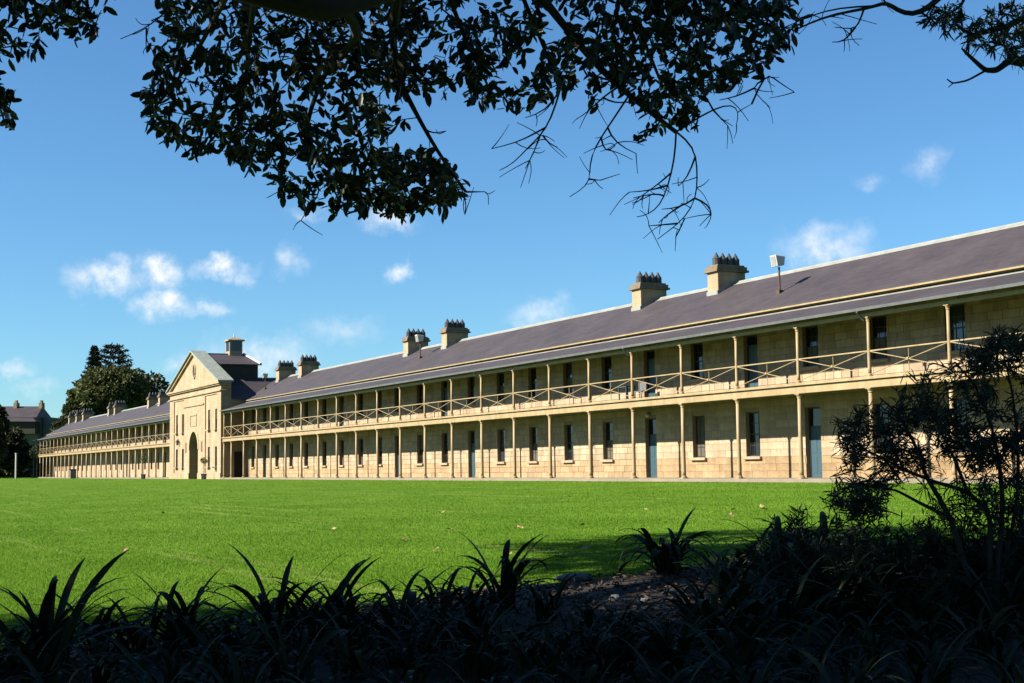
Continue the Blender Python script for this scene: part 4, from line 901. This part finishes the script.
# ------------------------------------------------------------------ shrub on the right
q = wpt(985, 560, 9.48); q[2] = gz(q[0], q[1])
SH = empty('feathery_shrub', q, 'dark fine leaved shrub standing at the right edge', 'shrub')
nodes3 = []
def br3(pts, r0, r1):
    P_ = [p if isinstance(p, np.ndarray) else wpt(p[0], p[1], 9.6+(p[2] if len(p) > 2 else 0)) for p in pts]; Q = []
    for a, b in zip(P_, P_[1:]):
        for i in range(8): Q.append(a+(b-a)*i/8)
    Q.append(P_[-1]); Q = np.array(Q)
    for it in range(3): Q[1:-1] = .25*Q[:-2]+.5*Q[1:-1]+.25*Q[2:]
    nodes3.extend(Q); part('stem', MB().tube(list(Q), list(np.linspace(r0, r1, len(Q))), 7), 'twig', SH)
br3([q, (991, 514), (967, 491), (935, 482, .1), (905, 470, .2), (870, 452, .2), (842, 438, .3)], .02, .005)
br3([q+[.02, .02, 0], (1003, 505), (999, 460), (990, 420, -.1), (975, 385, -.2), (955, 362, -.2)], .02, .005)
br3([q+[-.03, 0, 0], (952, 520), (927, 478), (915, 445, -.2), (900, 415, -.2), (880, 398, -.3)], .022, .005)
br3([(950, 518), (920, 503), (896, 490, .2), (868, 486, .3), (840, 482, .3)], .014, .004)
br3([q+[.05, -.05, 0], (1018, 500, .1), (1018, 440, .2), (1012, 390, .2), (1000, 340, .2)], .018, .005)
br3([(999, 460), (960, 440, .3), (930, 415, .3), (912, 385, .3)], .014, .004); br3([(967, 491), (955, 460, -.3), (940, 430, -.4), (930, 400, -.4)], .014, .004)
br3([(1018, 440, .2), (1045, 400), (1050, 350)], .016, .005); br3([(905, 470, .2), (880, 430, .3), (858, 420, .4)], .008, .004); br3([(999, 460), (1030, 420, -.3), (1035, 370, -.3)], .012, .005)
NV = np.array(nodes3); Pn = []; Dn = []; tw = MB()
SP = [([(840, 425), (870, 402), (930, 405), (1000, 410), (1000, 465), (930, 465), (860, 470)], 50), ([(920, 480), (1060, 475), (1060, 530), (940, 530)], 60), ([(838, 440), (846, 416), (870, 400), (905, 395), (940, 400), (960, 440), (930, 470), (880, 478), (848, 470)], 110), ([(900, 400), (912, 375), (945, 355), (975, 350), (1000, 330), (1035, 330), (1060, 360), (1060, 470), (960, 470)], 175), ([(945, 440), (1060, 430), (1060, 520), (985, 520), (950, 480)], 70), ([(826, 492), (850, 476), (890, 480), (880, 515), (840, 522)], 60), ([(960, 355), (1000, 330), (1030, 335), (1000, 370)], 26)]
for poly, cnt in SP:
    for (x, y) in poly_pts(poly, cnt):
        c = wpt(x, y, 9.6+random.gauss(0, .28)); j = int(((NV-c)**2).sum(1).argmin()); a = NV[j]; v = c-a; Ld = np.linalg.norm(v)
        tw.tube([a, a+v*.5+np.array([0, 0, -.08*Ld]), c], [.005, .0035, .002], 4, False); NV = np.concatenate([NV, [a+v*.5, c]])
        td = unit(v+np.array([0, 0, .25*Ld])+rng.normal(size=3)*.05)
        for k in range(16): s = random.uniform(0, .18); Pn.append(c-td*s); Dn.append(td*.7+rng.normal(size=3)*.5)
o = part('twigs', tw, 'twig', SH); o['kind'] = 'stuff'
n = len(Pn); V, Fc = leaf_arrays(np.array(Pn), np.array(Dn), rng.uniform(.06, .12, n), rng.uniform(.007, .012, n)); o = link('foliage', npmesh('foliage', V, Fc, 'shrub', rng.random(n)), SH, (0, 0, 0)); o['kind'] = 'stuff'

for (cx_, cy_, f_, rl, hh, cnt, lb) in ((800, 560, 10.8, .55, .82, 190, 'low dark fine leaved bush left of the shrub foot'), (880, 560, 10.2, .6, .86, 210, 'low dark fine leaved bush in front of the shrub foot'), (965, 560, 10.0, .6, .88, 220, 'low dark fine leaved bush round the shrub stems'), (1035, 560, 9.8, .55, .95, 190, 'low dark fine leaved bush cut by the right edge')):
    q = lf((cx_-512)/F_PX*f_, f_); q[2] = gz(q[0], q[1]); t = empty('low_bush', q, lb, 'bush', 'low bushes at the right'); tw = MB(); Pn = []; Dn = []
    for k in range(cnt):
        d = unit(np.array([random.gauss(0, 1), random.gauss(0, 1), abs(random.gauss(0, .9))+.25])); c = q+d*np.array([rl, rl, hh])*random.uniform(.55, 1.05); a = q+(c-q)*.25*np.array([1, 1, .4])
        tw.tube([q+[0, 0, .02], a, (a+c)/2+[0, 0, .03], c], [.008, .006, .004, .002], 4, False)
        for u in range(18): sft = random.uniform(0, .3); Pn.append(c-(c-a)*sft); Dn.append(d*.6+rng.normal(size=3)*.55)
    o = part('stems', tw, 'twig', t); o['kind'] = 'stuff'
    n = len(Pn); V, Fc = leaf_arrays(np.array(Pn), np.array(Dn), rng.uniform(.06, .12, n), rng.uniform(.008, .015, n)); o = link('foliage', npmesh('foliage', V, Fc, 'shrub', rng.random(n)), t, (0, 0, 0)); o['kind'] = 'stuff'

# ------------------------------------------------------------------ strap leaved border plants
def strap(arch, wd, twist, a0=78):
    """unit-length leaf: base at origin, rising +Z and arching to +Y"""
    seg = 9; V = []; Fc = []; y = z = 0.0; a = math.radians(a0)
    for i in range(seg+1):
        t = i/seg; w_ = wd*min(1, .6+1.2*t)*(1 if t < .6 else max(.12, 1-((t-.6)/.4)**2.4))
        cx = twist*t*t
        V += [(cx-w_, y, z+.3*w_), (cx, y, z), (cx+w_, y, z+.3*w_)]
        y += math.cos(a)/seg; z += math.sin(a)/seg; a -= math.radians(arch)/seg*(.35+1.3*t)
        if i: b = 3*i; Fc += [(b-3, b-2, b+1, b), (b-2, b-1, b+2, b+1)]
    me = bpy.data.meshes.new('leaf'); me.from_pydata(V, [], Fc); me.materials.append(MT['strap']); me.polygons.foreach_set('use_smooth', [True]*len(Fc)); return me
STRAPS = [strap(a, w_, tw_) for a in (55, 90, 118, 145, 172) for w_, tw_ in ((.026, .10), (.036, -.13))]
def clump(l, f, h, n, label, group='strap leaved border plants', spread=1.0, up=None, pw=.62):
    p = lf(l, f); p[2] = gz(p[0], p[1])+.04
    t = empty('strap_leaf_plant', p, label, 'plant', group)
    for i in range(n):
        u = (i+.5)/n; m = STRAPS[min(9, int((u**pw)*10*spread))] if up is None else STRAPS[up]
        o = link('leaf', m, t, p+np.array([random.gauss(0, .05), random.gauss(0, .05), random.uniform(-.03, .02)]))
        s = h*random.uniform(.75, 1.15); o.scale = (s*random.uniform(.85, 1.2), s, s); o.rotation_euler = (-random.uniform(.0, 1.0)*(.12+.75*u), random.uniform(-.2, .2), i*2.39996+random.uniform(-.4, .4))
    return t
def lpx(x, f): return (x-512)/F_PX*f
ROW = 'dark strap leaved clump in the dense shaded border row'
special = [(45, 8.6, .80, 12, 'strap leaved plant with one tall bowed leaf at far left', .45), (185, 9.6, .66, 24, 'bushy strap leaved clump breaking the lawn edge left of centre', .9), (275, 9.8, .72, 26, 'tallest strap leaved clump of the left border, spiky against the lawn', .75),
           (330, 9.9, .70, 24, 'spiky strap leaved clump right beside the tallest left one', .8), (395, 9.4, .66, 20, 'arching strap leaved clump where the shade meets the lawn', 1), (500, 11.6, .74, 22, 'upright strap leaved clump in front of the lawn shadow', .8),
           (662, 14.4, .74, 50, 'separate strap leaved clump standing alone on the mulch', 1), (775, 13.6, .82, 34, 'large strap leaved clump beside the lone mulch clump', .9), (815, 12.6, .85, 32, 'large strap leaved clump under the left tip of the shrub', .9)]
for (x, f, h, n, lb, sp) in special: clump(lpx(x, f), f, h, n+8, lb, spread=sp, pw=.35 if x > 640 else .62)
o = clump(lpx(48, 8.4), 8.4, .86, 4, 'few tall blades of a strap leaved plant at far left', up=0)
U = random.uniform
rows = [('strap leaved clump along the lawn side of the left border', [(x, 9.0+U(-.5, .6), U(.50, .62)) for x in range(-30, 480, 42)]),
        ('shaded strap leaved clump in the middle row of the border', [(x, 7.7+U(-.3, .4), U(.48, .58)) for x in range(-20, 1060, 62)]),
        ('near black strap leaved clump in the nearest row, at the foot of the picture', [(x, 6.7+U(-.2, .3), U(.42, .52)) for x in range(-20, 1060, 85)]),
        ('dark strap leaved clump on the lawn side below the shrub', [(x, 10.5+U(-.6, .8), U(.62, .78)) for x in range(740, 1300, 36)] + [(840, 11.8, .85), (880, 11.6, .8), (925, 11.4, .72), (970, 11.6, .75), (1010, 11.6, .8), (745, 12.6, .7)]),
        ('dark strap leaved clump between the shrub and the nearest rows', [(x, 9.2+U(-.4, .5), U(.6, .72)) for x in range(700, 1260, 42)]),
        ('dark strap leaved clump at the edge of the open mulch', [(x, 8.4+U(-.3, .3), U(.45, .55)) for x in range(480, 760, 45)] + [(585, 9.6, .42), (690, 10.2, .5), (720, 11.6, .62), (620, 9.2, .4)] + [(545, 10.6, .5), (470, 10.4, .6), (435, 10.8, .6)])]
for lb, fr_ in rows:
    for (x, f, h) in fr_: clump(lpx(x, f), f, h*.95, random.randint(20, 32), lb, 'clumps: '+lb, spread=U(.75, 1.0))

# edging stones and fallen leaves
for (x, y, w_, lb) in ((570, 584, .34, 'flat pale stone lying on the bed edge below the lawn shadow'), (462, 596, .12, 'small pale stone half hidden among the strap leaves'), (610, 606, .09, 'small pale stone in the mulch below the flat one'), (640, 608, .07, 'tiny pale stone beside the mulch bed leaves')):
    f = 1.2*F_PX/(y-466); p = lf(lpx(x, f), f); p[2] = gz(p[0], p[1])+.05
    bm = bmesh.new(); bmesh.ops.create_icosphere(bm, subdivisions=2, radius=1)
    for v in bm.verts: v.co = Vector((v.co.x*w_*.6, v.co.y*w_*.45, v.co.z*.05))*(1+random.uniform(-.08, .08))
    me = bpy.data.meshes.new('edging_stone'); bm.to_mesh(me); bm.free(); me.materials.append(MT['edging']); o = link('edging_stone', me, None, p); o.rotation_euler = (0, 0, YAW+random.uniform(-.3, .3)); tag(o, lb, 'stone')
lfm = bpy.data.meshes.new('fallen_leaf'); lfm.from_pydata([(0, 0, 0), (.35, .3, .12), (.3, .75, .1), (0, 1.05, .3), (-.3, .75, .1), (-.35, .3, .2)], [], [(0, 1, 2, 3), (0, 3, 4, 5)]); lfm.materials.append(MT['dryleaf'])
fl = [(124, 553), (190, 519), (267, 512), (163, 515), (380, 545), (403, 542), (407, 524), (415, 526), (431, 553), (407, 541), (503, 557), (565, 497), (578, 527), (577, 550), (727, 512), (758, 509), (757, 510), (727, 518), (438, 515), (404, 541), (443, 530), (710, 492), (60, 540), (330, 530), (20, 520), (640, 510), (520, 530), (615, 545)]
for (x, y) in fl:
    f = (.631+.13)*F_PX/(y-467.0)
    for it in range(12):
        p = lf(lpx(x, f), f); f = (.631-gz(p[0], p[1]))*F_PX/(y-467.0-(512-x)*.0145)
    p = lf(lpx(x, f), f); p[2] = gz(p[0], p[1])+.03; o = link('fallen_leaf', lfm, None, p); s = random.uniform(.09, .16); o.scale = (s, s, s); o.rotation_euler = (random.uniform(-.4, .4), random.uniform(-.4, .4), random.uniform(0, 6.3))
    tag(o, 'dry tan leaf fallen on the sunlit lawn', 'fallen leaf', 'fallen leaves on the lawn')
print('objects', len(bpy.data.objects))
